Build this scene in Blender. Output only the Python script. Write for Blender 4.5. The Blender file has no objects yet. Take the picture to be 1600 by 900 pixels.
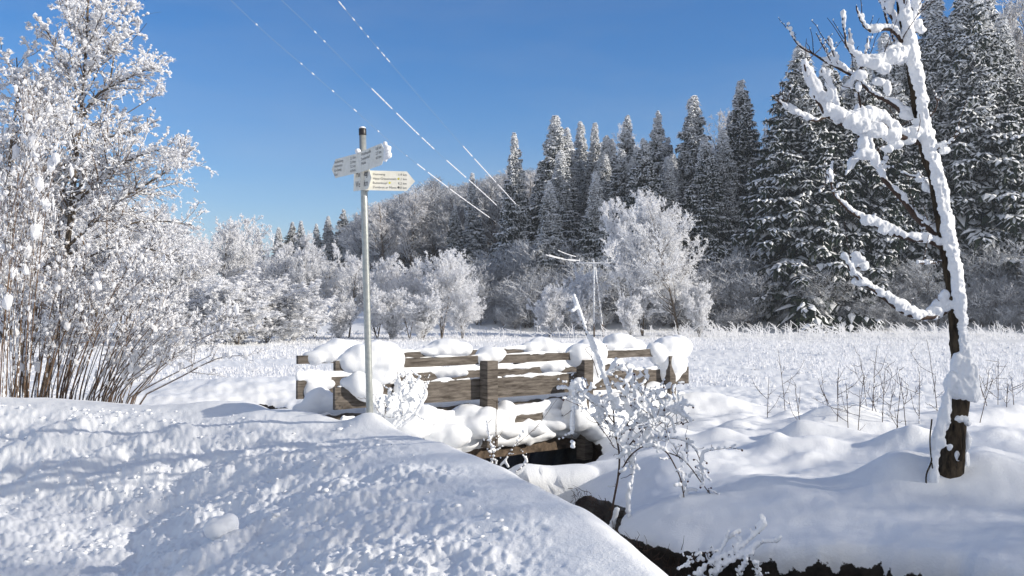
import bpy, math, random
import numpy as np
from mathutils import Vector, Matrix

sc = bpy.context.scene
COL = sc.collection
R = math.radians

# ------------------------------------------------------------------ camera
F = 1386.0
PITCH = math.atan(38 / F)
CAMZ = 1.75
cam = bpy.data.cameras.new('camera')
cam.sensor_width = 36
cam.lens = 36 * F / 1600
cam.clip_start = 0.05
cam.clip_end = 3000
camo = bpy.data.objects.new('camera', cam)
COL.objects.link(camo)
camo.location = (0, 0, CAMZ)
camo.rotation_euler = (R(90) + PITCH, 0, 0)
sc.camera = camo

# ------------------------------------------------------------------ light
SUN_EL = 22.0
SUN_AZ = 105.0          # degrees clockwise from +Y (north)
SKY_STRENGTH = 0.110
HAZE = 0.0006
w = bpy.data.worlds.new('World')
sc.world = w
w.use_nodes = True
nt = w.node_tree
bg = nt.nodes['Background']
sky = nt.nodes.new('ShaderNodeTexSky')
sky.sky_type = 'NISHITA'
sky.sun_disc = False
sky.sun_elevation = R(SUN_EL)
sky.sun_rotation = R(SUN_AZ)
sky.altitude = 900
sky.air_density = 1.0
sky.dust_density = 0.2
sky.ozone_density = 2.6
hs = nt.nodes.new('ShaderNodeHueSaturation'); hs.inputs['Saturation'].default_value = 1.5; hs.inputs['Hue'].default_value = 0.508
nt.links.new(sky.outputs[0], hs.inputs['Color']); # thin cirrus: a few faint wisps over the hill, plus a white veil added behind the camera as neutral fill light
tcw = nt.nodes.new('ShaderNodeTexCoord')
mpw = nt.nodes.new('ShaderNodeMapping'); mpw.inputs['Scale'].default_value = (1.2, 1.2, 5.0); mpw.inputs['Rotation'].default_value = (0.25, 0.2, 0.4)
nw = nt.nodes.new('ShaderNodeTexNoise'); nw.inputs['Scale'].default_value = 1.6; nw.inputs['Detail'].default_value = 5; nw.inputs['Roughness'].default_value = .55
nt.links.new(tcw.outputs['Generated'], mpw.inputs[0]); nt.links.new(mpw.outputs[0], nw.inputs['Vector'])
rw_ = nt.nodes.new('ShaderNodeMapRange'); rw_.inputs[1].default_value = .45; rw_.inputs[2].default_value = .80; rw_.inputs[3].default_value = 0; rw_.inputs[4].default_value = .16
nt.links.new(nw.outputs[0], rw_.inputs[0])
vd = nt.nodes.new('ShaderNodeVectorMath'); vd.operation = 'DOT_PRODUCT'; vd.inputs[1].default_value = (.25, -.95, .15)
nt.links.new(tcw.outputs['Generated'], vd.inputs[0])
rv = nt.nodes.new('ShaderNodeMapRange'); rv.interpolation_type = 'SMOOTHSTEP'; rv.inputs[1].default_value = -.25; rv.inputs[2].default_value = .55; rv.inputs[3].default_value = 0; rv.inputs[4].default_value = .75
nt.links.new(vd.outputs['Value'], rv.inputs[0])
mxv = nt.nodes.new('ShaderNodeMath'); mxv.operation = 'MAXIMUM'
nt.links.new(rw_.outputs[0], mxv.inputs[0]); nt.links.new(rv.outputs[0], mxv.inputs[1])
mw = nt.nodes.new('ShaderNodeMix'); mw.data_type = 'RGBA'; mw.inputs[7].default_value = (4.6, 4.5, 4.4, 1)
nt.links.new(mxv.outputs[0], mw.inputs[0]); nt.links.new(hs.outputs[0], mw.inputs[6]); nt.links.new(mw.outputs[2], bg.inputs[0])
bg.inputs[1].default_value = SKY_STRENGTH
sun = bpy.data.lights.new('sun', 'SUN')
sun.energy = 5.0
sun.angle = R(0.53)
sun.color = (1.0, 0.92, 0.80)
suno = bpy.data.objects.new('sun', sun)
COL.objects.link(suno)
sd = Vector((math.sin(R(SUN_AZ)) * math.cos(R(SUN_EL)), math.cos(R(SUN_AZ)) * math.cos(R(SUN_EL)), math.sin(R(SUN_EL))))
suno.rotation_euler = sd.to_track_quat('Z', 'Y').to_euler()
suno.location = (20, -10, 30)
sc.view_settings.view_transform = 'Standard'
sc.view_settings.look = 'None'
sc.view_settings.exposure = 0.42
sc.view_settings.gamma = 1
sc.cycles.max_bounces = 8
sc.cycles.diffuse_bounces = 4
sc.cycles.use_denoising = True


# ------------------------------------------------------------------ helpers
def at(u, v, Y):
    "point of the place seen at photo pixel (u, v) at the depth Y"
    x = (u - 800) / F
    y = (450 - v) / F
    c, s = math.cos(PITCH), math.sin(PITCH)
    k = Y / (c - s * y)
    return (x * k, Y, CAMZ + (s + c * y) * k)


def hsh(ix, iy, iz, seed):
    n = (ix * 374761393 + iy * 668265263 + iz * 2147483647 + seed * 974634777) & 0x7fffffff
    n = ((n ^ (n >> 13)) * 1274126177) & 0x7fffffff
    n = (n ^ (n >> 16)) & 0xffffff
    return n.astype(np.float64) / 0xffffff


def noise2(x, y, seed=0):
    x = np.asarray(x, float); y = np.asarray(y, float)
    ix = np.floor(x).astype(np.int64); iy = np.floor(y).astype(np.int64)
    fx = x - ix; fy = y - iy
    ux = fx * fx * fx * (fx * (fx * 6 - 15) + 10); uy = fy * fy * fy * (fy * (fy * 6 - 15) + 10)

    def g(a, b):
        t = hsh(a, b, a * 0, seed) * 2 * math.pi
        return np.cos(t) * (x - a) + np.sin(t) * (y - b)
    n00 = g(ix, iy); n10 = g(ix + 1, iy); n01 = g(ix, iy + 1); n11 = g(ix + 1, iy + 1)
    return 1.5 * ((n00 * (1 - ux) + n10 * ux) * (1 - uy) + (n01 * (1 - ux) + n11 * ux) * uy)


def fbm2(x, y, oct=3, seed=0, gain=0.5):
    s = 0; a = 1
    for o in range(oct):
        s = s + a * noise2(x * 2 ** o, y * 2 ** o, seed + o * 17)
        a *= gain
    return s


def noise3(p, seed=0):
    x, y, z = p[:, 0], p[:, 1], p[:, 2]
    ix, iy, iz = [np.floor(c).astype(np.int64) for c in (x, y, z)]
    f = [c - np.floor(c) for c in (x, y, z)]
    u = [c * c * (3 - 2 * c) for c in f]
    s = 0
    for a in (0, 1):
        for b in (0, 1):
            for c in (0, 1):
                wgt = (u[0] if a else 1 - u[0]) * (u[1] if b else 1 - u[1]) * (u[2] if c else 1 - u[2])
                s = s + wgt * hsh(ix + a, iy + b, iz + c, seed)
    return s * 2 - 1


def sstep(a, b, x):
    t = np.clip((x - a) / (b - a), 0, 1)
    return t * t * (3 - 2 * t)


class Geo:
    def __init__(s):
        s.v = []; s.q = []; s.t = []; s.n = 0

    def add(s, v, quads=None, tris=None):
        v = np.asarray(v, float).reshape(-1, 3)
        if quads is not None and len(quads): s.q.append(np.asarray(quads, np.int64).reshape(-1, 4) + s.n)
        if tris is not None and len(tris): s.t.append(np.asarray(tris, np.int64).reshape(-1, 3) + s.n)
        s.v.append(v); s.n += len(v)
        return s

    def mesh(s, name, mats, smooth=False):
        v = np.concatenate(s.v)
        q = np.concatenate(s.q) if s.q else np.zeros((0, 4), np.int64)
        t = np.concatenate(s.t) if s.t else np.zeros((0, 3), np.int64)
        me = bpy.data.meshes.new(name)
        me.vertices.add(len(v)); me.vertices.foreach_set('co', v.astype(np.float32).ravel())
        nl = q.size + t.size
        me.loops.add(nl)
        me.loops.foreach_set('vertex_index', np.concatenate([q.ravel(), t.ravel()]).astype(np.int32))
        me.polygons.add(len(q) + len(t))
        st = np.concatenate([np.arange(len(q)) * 4, len(q) * 4 + np.arange(len(t)) * 3]).astype(np.int32)
        me.polygons.foreach_set('loop_start', st)
        me.polygons.foreach_set('use_smooth', np.full(len(st), smooth))
        me.update(calc_edges=True)
        for m in (mats if isinstance(mats, (list, tuple)) else [mats]):
            me.materials.append(m)
        return me

    def build(s, name, mat, parent=None, smooth=False):
        return link(name, s.mesh(name, mat, smooth), parent)


def link(name, data, parent=None):
    o = bpy.data.objects.new(name, data)
    COL.objects.link(o)
    if parent is not None:
        o.parent = parent
        # geometry is written in world coordinates: keep it there
        o.location = (0, 0, 0) if parent.get('_local') or parent.parent is not None else tuple(-c for c in parent.location)
    return o


def tag(o, label=None, cat=None, group=None, kind=None):
    if label: o['label'] = label
    if cat: o['category'] = cat
    if group: o['group'] = group
    if kind: o['kind'] = kind
    return o


def thing(name, label, cat, loc=(0, 0, 0), group=None):
    o = bpy.data.objects.new(name, None)
    COL.objects.link(o)
    o.empty_display_size = 0.2
    o.location = loc
    return tag(o, label, cat, group)


def copy_thing(src, loc, rz=0, sc_=1.0, label=None, cat=None, group=None, tilt=0):
    r = src.copy(); COL.objects.link(r)
    r.location = loc; r.rotation_euler = (tilt, 0, rz)
    r.scale = sc_ if isinstance(sc_, tuple) else (sc_, sc_, sc_)
    for ch in list(src.children):
        c = ch.copy(); COL.objects.link(c); c.parent = r
        for g in ch.children:
            d = g.copy(); COL.objects.link(d); d.parent = c
    return tag(r, label, cat, group)


def norm(a):
    return a / np.maximum(np.linalg.norm(a, axis=-1, keepdims=True), 1e-9)


def tubes(geo, P, Rr, S=4, cap=False):
    "P[N,K,3] polylines, Rr[N,K] radii"
    P = np.asarray(P, float); Rr = np.asarray(Rr, float)
    if P.ndim == 2: P = P[None]; Rr = Rr[None]
    N, K, _ = P.shape
    T = norm(np.gradient(P, axis=1))
    d = norm(P[:, -1] - P[:, 0])
    ref = np.where(np.abs(d[:, 2:3]) > 0.8, np.array([[1.0, 0.1, 0]]), np.array([[0, 0, 1.0]]))[:, None, :]
    A = norm(np.cross(T, ref)); B = np.cross(T, A)
    ang = np.arange(S) * 2 * math.pi / S
    V = P[:, :, None, :] + Rr[:, :, None, None] * (np.cos(ang)[None, None, :, None] * A[:, :, None, :] + np.sin(ang)[None, None, :, None] * B[:, :, None, :])
    n = np.arange(N)[:, None, None] * K * S; k = np.arange(K - 1)[None, :, None] * S; a = np.arange(S)[None, None, :]
    a2 = (a + 1) % S
    q = np.stack([n + k + a, n + k + a2, n + k + S + a2, n + k + S + a], -1).reshape(-1, 4)
    V = V.reshape(-1, 3)
    tr = []
    if cap:
        for i in range(N):
            for kk, sg in ((0, 1), (K - 1, -1)):
                base = i * K * S + kk * S
                for j in range(1, S - 1):
                    tr.append((base, base + j, base + j + 1) if sg < 0 else (base, base + j + 1, base + j))
    geo.add(V, q, tr if tr else None)


def resample(pts, n):
    "smooth (Catmull-Rom) curve through points of any width"
    pts = np.asarray(pts, float)
    m = len(pts)
    if m == 2: return pts[0] + (pts[1] - pts[0]) * np.linspace(0, 1, n)[:, None]
    e = np.concatenate([[2 * pts[0] - pts[1]], pts, [2 * pts[-1] - pts[-2]]])
    t = np.linspace(0, m - 1, n)
    i = np.minimum(t.astype(int), m - 2); f = (t - i)[:, None]
    p0, p1, p2, p3 = e[i], e[i + 1], e[i + 2], e[i + 3]
    return 0.5 * (2 * p1 + (p2 - p0) * f + (2 * p0 - 5 * p1 + 4 * p2 - p3) * f ** 2 + (3 * p1 - p0 - 3 * p2 + p3) * f ** 3)


OCT_V = np.array([[1, 0, 0], [-1, 0, 0], [0, 1, 0], [0, -1, 0], [0, 0, 1], [0, 0, -1]], float)
OCT_T = np.array([[0, 2, 4], [2, 1, 4], [1, 3, 4], [3, 0, 4], [2, 0, 5], [1, 2, 5], [3, 1, 5], [0, 3, 5]])


def _ico(sub):
    import bmesh
    bm = bmesh.new(); bmesh.ops.create_icosphere(bm, subdivisions=sub, radius=1)
    v = np.array([p.co[:] for p in bm.verts]); f = np.array([[q.index for q in p.verts] for p in bm.faces])
    bm.free(); return v, f


ICO1 = _ico(1); ICO2 = _ico(2)


def lumps(geo, C, Rad, rng, shape='oct', jit=0.35, flat=1.0):
    "many small irregular lumps"
    C = np.asarray(C, float).reshape(-1, 3); N = len(C)
    if N == 0: return
    bv, bt = (OCT_V, OCT_T) if shape == 'oct' else (ICO1 if shape == 'ico' else ICO2)
    Rad = np.asarray(Rad, float)
    if Rad.ndim == 1: Rad = np.stack([Rad] * 3, 1)
    M = len(bv)
    J = 1 + jit * (rng.random((N, M)) * 2 - 1)
    a = rng.random(N) * 6.28
    ca, sa = np.cos(a)[:, None], np.sin(a)[:, None]
    X = bv[None, :, 0] * ca - bv[None, :, 1] * sa
    Yy = bv[None, :, 0] * sa + bv[None, :, 1] * ca
    Z = np.repeat(bv[None, :, 2], N, 0) * flat
    V = np.stack([X * Rad[:, :1], Yy * Rad[:, 1:2], Z * Rad[:, 2:3]], -1) * J[..., None] + C[:, None, :]
    t = (np.arange(N)[:, None, None] * M + bt[None]).reshape(-1, 3)
    geo.add(V.reshape(-1, 3), None, t)


def ellip(geo, c, r, rot=0):
    v, f = ICO2
    p = v * np.asarray(r, float)
    if rot:
        cr, sr = math.cos(rot), math.sin(rot)
        p = np.stack([p[:, 0] * cr - p[:, 1] * sr, p[:, 0] * sr + p[:, 1] * cr, p[:, 2]], 1)
    geo.add(p + np.asarray(c, float), None, f)


def bead(geo, P, Rr, sq=1.0):
    "a chain of overlapping balls along a polyline"
    P = np.asarray(P, float); Rr = np.asarray(Rr, float)
    v, f = ICO1
    keep = [0]; last = P[0]
    for i in range(1, len(P)):
        if np.linalg.norm(P[i] - last) > 0.45 * min(Rr[i], Rr[keep[-1]]): keep.append(i); last = P[i]
    for i in keep:
        geo.add(v * Rr[i] * np.array([1, 1, sq]) + P[i], None, f)


def soft(geo, name, mat, parent=None, voxel=0.02, smooth=4, amp=0.008, freq=9.0):
    "melt overlapping blobs into one soft snow surface"
    me = geo.mesh(name + '_raw', mat)
    o = bpy.data.objects.new('raw', me); COL.objects.link(o)
    m = o.modifiers.new('r', 'REMESH'); m.mode = 'VOXEL'; m.voxel_size = voxel; m.use_smooth_shade = True
    if smooth:
        s = o.modifiers.new('s', 'SMOOTH'); s.factor = 0.6; s.iterations = smooth
    dg = bpy.context.evaluated_depsgraph_get()
    me2 = bpy.data.meshes.new_from_object(o.evaluated_get(dg))
    bpy.data.objects.remove(o); bpy.data.meshes.remove(me)
    n = len(me2.vertices)
    co = np.empty(n * 3, np.float32); me2.vertices.foreach_get('co', co); co = co.reshape(-1, 3).astype(float)
    if amp:
        no = np.empty(n * 3, np.float32); me2.vertices.foreach_get('normal', no); no = no.reshape(-1, 3)
        d = noise3(co * freq, 3) * amp + noise3(co * freq * 2.7, 9) * amp * 0.45
        co = co + no * d[:, None]
        me2.vertices.foreach_set('co', co.astype(np.float32).ravel())
    me2.name = name
    me2.update()
    if not me2.materials: me2.materials.append(mat)
    me2.polygons.foreach_set('use_smooth', np.full(len(me2.polygons), True))
    return link(name, me2, parent)


# ------------------------------------------------------------------ materials
def material(name, col, rough=0.8, spec=0.3, metal=0.0):
    m = bpy.data.materials.new(name); m.use_nodes = True
    b = m.node_tree.nodes['Principled BSDF']
    b.inputs['Base Color'].default_value = (*col, 1)
    b.inputs['Roughness'].default_value = rough
    b.inputs['Specular IOR Level'].default_value = spec
    b.inputs['Metallic'].default_value = metal
    return m, m.node_tree, b


def nnoise(t, scale, detail=4, rough=0.6, coord='Object', stretch=None):
    tc = t.nodes.new('ShaderNodeTexCoord')
    n = t.nodes.new('ShaderNodeTexNoise')
    n.inputs['Scale'].default_value = scale; n.inputs['Detail'].default_value = detail; n.inputs['Roughness'].default_value = rough
    src = tc.outputs[coord]
    if stretch:
        mp = t.nodes.new('ShaderNodeMapping'); mp.inputs['Scale'].default_value = stretch
        t.links.new(src, mp.inputs[0]); src = mp.outputs[0]
    t.links.new(src, n.inputs['Vector'])
    return n


def ramp(t, src, stops):
    r = t.nodes.new('ShaderNodeValToRGB')
    e = r.color_ramp.elements
    while len(e) < len(stops): e.new(0.5)
    for i, (p, c) in enumerate(stops):
        e[i].position = p; e[i].color = (*c, 1) if len(c) == 3 else c
    t.links.new(src, r.inputs[0])
    return r


def bump(t, b, src, strength, dist):
    bm_ = t.nodes.new('ShaderNodeBump'); bm_.inputs['Strength'].default_value = strength; bm_.inputs['Distance'].default_value = dist
    t.links.new(src, bm_.inputs['Height']); t.links.new(bm_.outputs[0], b.inputs['Normal'])
    return bm_


def varied(name, c1, c2, scale, rough=0.85, bs=0.5, bd=0.01, stretch=None, spec=0.2, detail=6, lo=0.35, hi=0.65):
    m, t, b = material(name, c1, rough, spec)
    n = nnoise(t, scale, detail, 0.65, stretch=stretch)
    r = ramp(t, n.outputs[0], [(lo, c1), (hi, c2)])
    t.links.new(r.outputs[0], b.inputs['Base Color'])
    if bs: bump(t, b, n.outputs[0], bs, bd)
    return m


M = {}
# snow lying on things
m, t, b = material('snow', (0.80, 0.82, 0.85), 0.55, 0.25)
n = nnoise(t, 70, 3, 0.7); bump(t, b, n.outputs[0], 0.35, 0.006)
M['snow'] = m
# frost on twigs: lets some light through
m = bpy.data.materials.new('frost'); m.use_nodes = True; t = m.node_tree
t.nodes.remove(t.nodes['Principled BSDF'])
d = t.nodes.new('ShaderNodeBsdfDiffuse'); d.inputs[0].default_value = (0.90, 0.90, 0.91, 1)
tr = t.nodes.new('ShaderNodeBsdfTranslucent'); tr.inputs[0].default_value = (0.84, 0.86, 0.90, 1)
mx = t.nodes.new('ShaderNodeMixShader'); mx.inputs[0].default_value = 0.42
t.links.new(d.outputs[0], mx.inputs[1]); t.links.new(tr.outputs[0], mx.inputs[2])
t.links.new(mx.outputs[0], t.nodes['Material Output'].inputs[0])
M['frost'] = m


def frost_tinted(name, c):
    m = M['frost'].copy(); m.name = name
    for nd in m.node_tree.nodes:
        if nd.type in ('BSDF_DIFFUSE', 'BSDF_TRANSLUCENT'): nd.inputs[0].default_value = (*c, 1)
    return m


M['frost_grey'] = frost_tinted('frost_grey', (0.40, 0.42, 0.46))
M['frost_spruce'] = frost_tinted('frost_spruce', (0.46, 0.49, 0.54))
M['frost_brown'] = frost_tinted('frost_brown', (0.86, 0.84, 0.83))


def bark(name, c1, c2, snow=0.0, sc_=30):
    m, t, b = material(name, c1, 0.9, 0.15)
    n = nnoise(t, sc_, 6, 0.7, stretch=(1, 1, 0.25))
    r = ramp(t, n.outputs[0], [(0.35, c1), (0.65, c2)])
    out = r.outputs[0]
    if snow:
        g = t.nodes.new('ShaderNodeNewGeometry'); s = t.nodes.new('ShaderNodeSeparateXYZ')
        t.links.new(g.outputs['Normal'], s.inputs[0])
        n2 = nnoise(t, sc_ * 0.6, 3)
        ad = t.nodes.new('ShaderNodeMath'); ad.operation = 'ADD'
        t.links.new(s.outputs[2], ad.inputs[0]); t.links.new(n2.outputs[0], ad.inputs[1])
        r2 = ramp(t, ad.outputs[0], [(1.0 - snow, (0, 0, 0)), (1.05 - snow, (1, 1, 1))])
        mxx = t.nodes.new('ShaderNodeMix'); mxx.data_type = 'RGBA'
        t.links.new(r2.outputs[0], mxx.inputs[0]); t.links.new(out, mxx.inputs[6]); mxx.inputs[7].default_value = (0.8, 0.82, 0.85, 1)
        out = mxx.outputs[2]
    t.links.new(out, b.inputs['Base Color'])
    bump(t, b, n.outputs[0], 0.8, 0.015)
    return m


M['bark'] = bark('bark', (0.055, 0.042, 0.032), (0.17, 0.14, 0.11))
M['bark_tree'] = bark('bark_tree', (0.008, 0.006, 0.005), (0.085, 0.064, 0.042), sc_=26)
M['twig'] = bark('twig', (0.07, 0.045, 0.03), (0.18, 0.12, 0.08), snow=0.45, sc_=20)
M['twig_half'] = bark('twig_half', (0.10, 0.07, 0.05), (0.24, 0.17, 0.12), snow=0.65, sc_=16)
M['twig_white'] = bark('twig_white', (0.12, 0.10, 0.09), (0.30, 0.27, 0.25), snow=1.05, sc_=12)
M['twig_dark'] = bark('twig_dark', (0.05, 0.033, 0.028), (0.10, 0.07, 0.055))
M['needles'] = varied('needles', (0.022, 0.036, 0.027), (0.045, 0.062, 0.042), 1.2, 0.8, 0)
M['wood'] = varied('wood', (0.045, 0.037, 0.031), (0.165, 0.146, 0.128), 7, 0.85, 0.6, 0.01, stretch=(0.6, 0.6, 5))
M['wood_wet'] = varied('wood_wet', (0.035, 0.025, 0.017), (0.15, 0.11, 0.08), 8, 0.75, 0.6, 0.01)
M['black'] = material('black_plastic', (0.012, 0.010, 0.010), 0.45, 0.5)[0]
M['print'] = material('print', (0.10, 0.10, 0.11), 0.6)[0]
M['yellow'] = material('yellow_marker', (0.65, 0.62, 0.06), 0.6)[0]
M['berry'] = material('berry', (0.05, 0.012, 0.012), 0.5)[0]
m, t, b = material('sign_white', (0.74, 0.73, 0.66), 0.5, 0.4)
n = nnoise(t, 14, 4); r = ramp(t, n.outputs[0], [(0.3, (0.66, 0.65, 0.58)), (0.6, (0.76, 0.75, 0.69))]); t.links.new(r.outputs[0], b.inputs['Base Color'])
M['sign'] = m
m, t, b = material('galvanised', (0.42, 0.44, 0.42), 0.42, 0.5, 0.55)
n = nnoise(t, 26, 5); r = ramp(t, n.outputs[0], [(0.3, (0.34, 0.37, 0.36)), (0.7, (0.50, 0.51, 0.48))]); t.links.new(r.outputs[0], b.inputs['Base Color'])
M['steel'] = m
m, t, b = material('water', (0.010, 0.012, 0.012), 0.06, 0.5)
n = nnoise(t, 7, 3); bump(t, b, n.outputs[0], 0.15, 0.02)
M['water'] = m
M['wire'] = material('wire', (0.28, 0.32, 0.38), 0.5, 0.3, 0.3)[0]

# ground: snow, with bare dark soil and painted bridge shade where the attribute says so
m, t, b = material('snow_ground', (0.82, 0.84, 0.87), 0.55, 0.25)
at_ = t.nodes.new('ShaderNodeAttribute'); at_.attribute_name = 'earth_shade'
ne = nnoise(t, 9, 6, 0.7)
re_ = ramp(t, ne.outputs[0], [(0.35, (0.006, 0.005, 0.004)), (0.7, (0.045, 0.034, 0.025))])
mxx = t.nodes.new('ShaderNodeMix'); mxx.data_type = 'RGBA'
nd2 = nnoise(t, 5, 3, 0.6)
rs_ = ramp(t, nd2.outputs[0], [(0.3, (0.78, 0.80, 0.83)), (0.6, (0.84, 0.86, 0.88))])
nb = nnoise(t, 16, 4, 0.65)
sb_ = t.nodes.new('ShaderNodeMath'); sb_.operation = 'MULTIPLY_ADD'; sb_.inputs[1].default_value = 1.1; t.links.new(nb.outputs[0], sb_.inputs[0]); t.links.new(at_.outputs['Fac'], sb_.inputs[2])
rb_n = ramp(t, sb_.outputs[0], [(0.50, (0, 0, 0)), (0.53, (1, 1, 1))])
hf_ = t.nodes.new('ShaderNodeMath'); hf_.operation = 'MULTIPLY'; hf_.inputs[1].default_value = 0.5; t.links.new(sb_.outputs[0], hf_.inputs[0]); t.links.new(hf_.outputs[0], rb_n.inputs[0])
t.links.new(rb_n.outputs[0], mxx.inputs[0]); t.links.new(rs_.outputs[0], mxx.inputs[6]); t.links.new(re_.outputs[0], mxx.inputs[7])
t.links.new(mxx.outputs[2], b.inputs['Base Color'])
n1 = nnoise(t, 60, 4, 0.7)
bump(t, b, n1.outputs[0], 0.5, 0.012)
M['ground'] = m
M['snow_tree'] = M['snow']


# ------------------------------------------------------------------ the ground
def seg_dist(x, y, pts):
    "distance to a polyline, signed side, and interpolated extra columns"
    pts = np.asarray(pts, float)
    best = np.full(x.shape, 1e9); side = np.zeros(x.shape); ext = np.zeros(x.shape + (pts.shape[1] - 2,))
    for i in range(len(pts) - 1):
        a, c = pts[i], pts[i + 1]
        dx, dy = c[0] - a[0], c[1] - a[1]
        L2 = dx * dx + dy * dy
        tt = np.clip(((x - a[0]) * dx + (y - a[1]) * dy) / L2, 0, 1)
        d = np.hypot(x - a[0] - tt * dx, y - a[1] - tt * dy)
        mk = d < best
        best = np.where(mk, d, best)
        sgn = np.sign((x - a[0]) * dy - (y - a[1]) * dx)
        side = np.where(mk, sgn, side)
        for k in range(ext.shape[-1]):
            ext[..., k] = np.where(mk, a[2 + k] + (c[2 + k] - a[2 + k]) * tt, ext[..., k])
    return best, side, ext


# crest of the ploughed snow bank, near end first: (x, y, z)
CREST = [(1.6, 1.2, .66), (1.0, 2.4, .66), (0.60, 3.6, .655), (0.27, 5.0, .69), (-0.20, 6.4, .700), (-0.80, 7.8, .665), (-1.56, 9.0, .64), (-3.8, 10.5, .61), (-6.9, 12.0, .60), (-12, 14, .60), (-25, 18, .6)]
CREST = resample(CREST, 60)
# middle of the stream: (x, y, half width)
STREAM = resample([(-5.0, 17.0, .5), (-2.2, 14.2, .5), (0.15, 11.9, .7), (0.32, 10.7, .75), (0.05, 9.9, .5), (-0.05, 9.2, .5), (0.25, 8.4, .5), (0.55, 7.75, .42), (0.52, 7.0, .30), (0.90, 6.2, .38), (1.6, 5.75, .42), (2.3, 5.45, .42), (3.1, 4.75, .42), (4.3, 4.0, .45), (6, 3.2, .5), (11, 2.2, .5)], 70)
MOUNDS = [  # x, y, rx, ry, height, angle
    (-1.40, 8.95, .30, .34, .12, 0), (-1.9, 10.0, .75, .5, .12, .3), (-3.2, 10.6, .9, .5, .12, .2),
    (2.75, 12.9, .9, .7, .28, .3), (3.6, 12.6, 1.4, .6, .10, .1), (0.62, 9.3, .62, .42, .17, -.3), (1.45, 8.6, .5, .9, .10, -.2), (1.25, 7.1, .42, .5, .10, 0),
    (3.36, 7.0, .5, .45, .16, 0), (3.75, 7.1, .35, .4, .14, 0), (3.02, 7.05, .25, .3, .10, 0), (4.4, 6.9, .7, .5, .14, 0), (4.6, 8.4, 1.3, 1.1, .30, .4), (2.9, 8.9, .55, .35, .16, .2), (3.3, 9.6, .5, .3, .18, 0), (2.3, 9.8, .3, .25, .12, 0),
    (3.9, 10.5, .6, .35, .16, .3), (5.6, 10.5, 1.2, .6, .16, .1), (-5.2, 19.5, 3.2, 1.7, .32, .15), (-3.0, 14.4, 1.6, .7, .18, .2),
    (2.6, 9.0, .17, .15, .08, 0), (2.72, 9.1, .10, .12, .05, 0), (3.05, 9.5, .25, .16, .10, 0), (2.2, 9.4, .18, .12, .05, 0), (2.75, 8.4, .26, .15, .07, .5), (3.7, 8.6, .30, .2, .10, 0), (3.85, 8.5, .15, .12, .07, 0), (4.3, 9.3, .26, .2, .11, 0), (3.9, 7.6, .34, .24, .10, 0), (1.9, 10.3, .2, .14, .06, 0), (3.15, 7.3, .3, .3, .08, 0),
    (2.2, 7.2, .8, .4, .06, 0), (1.7, 12.6, .8, .6, .12, .3)]


def forest_edge(x):
    return 80 - 0.10 * x + 0.010 * np.clip(-x, 0, 200) ** 1.9


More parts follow.
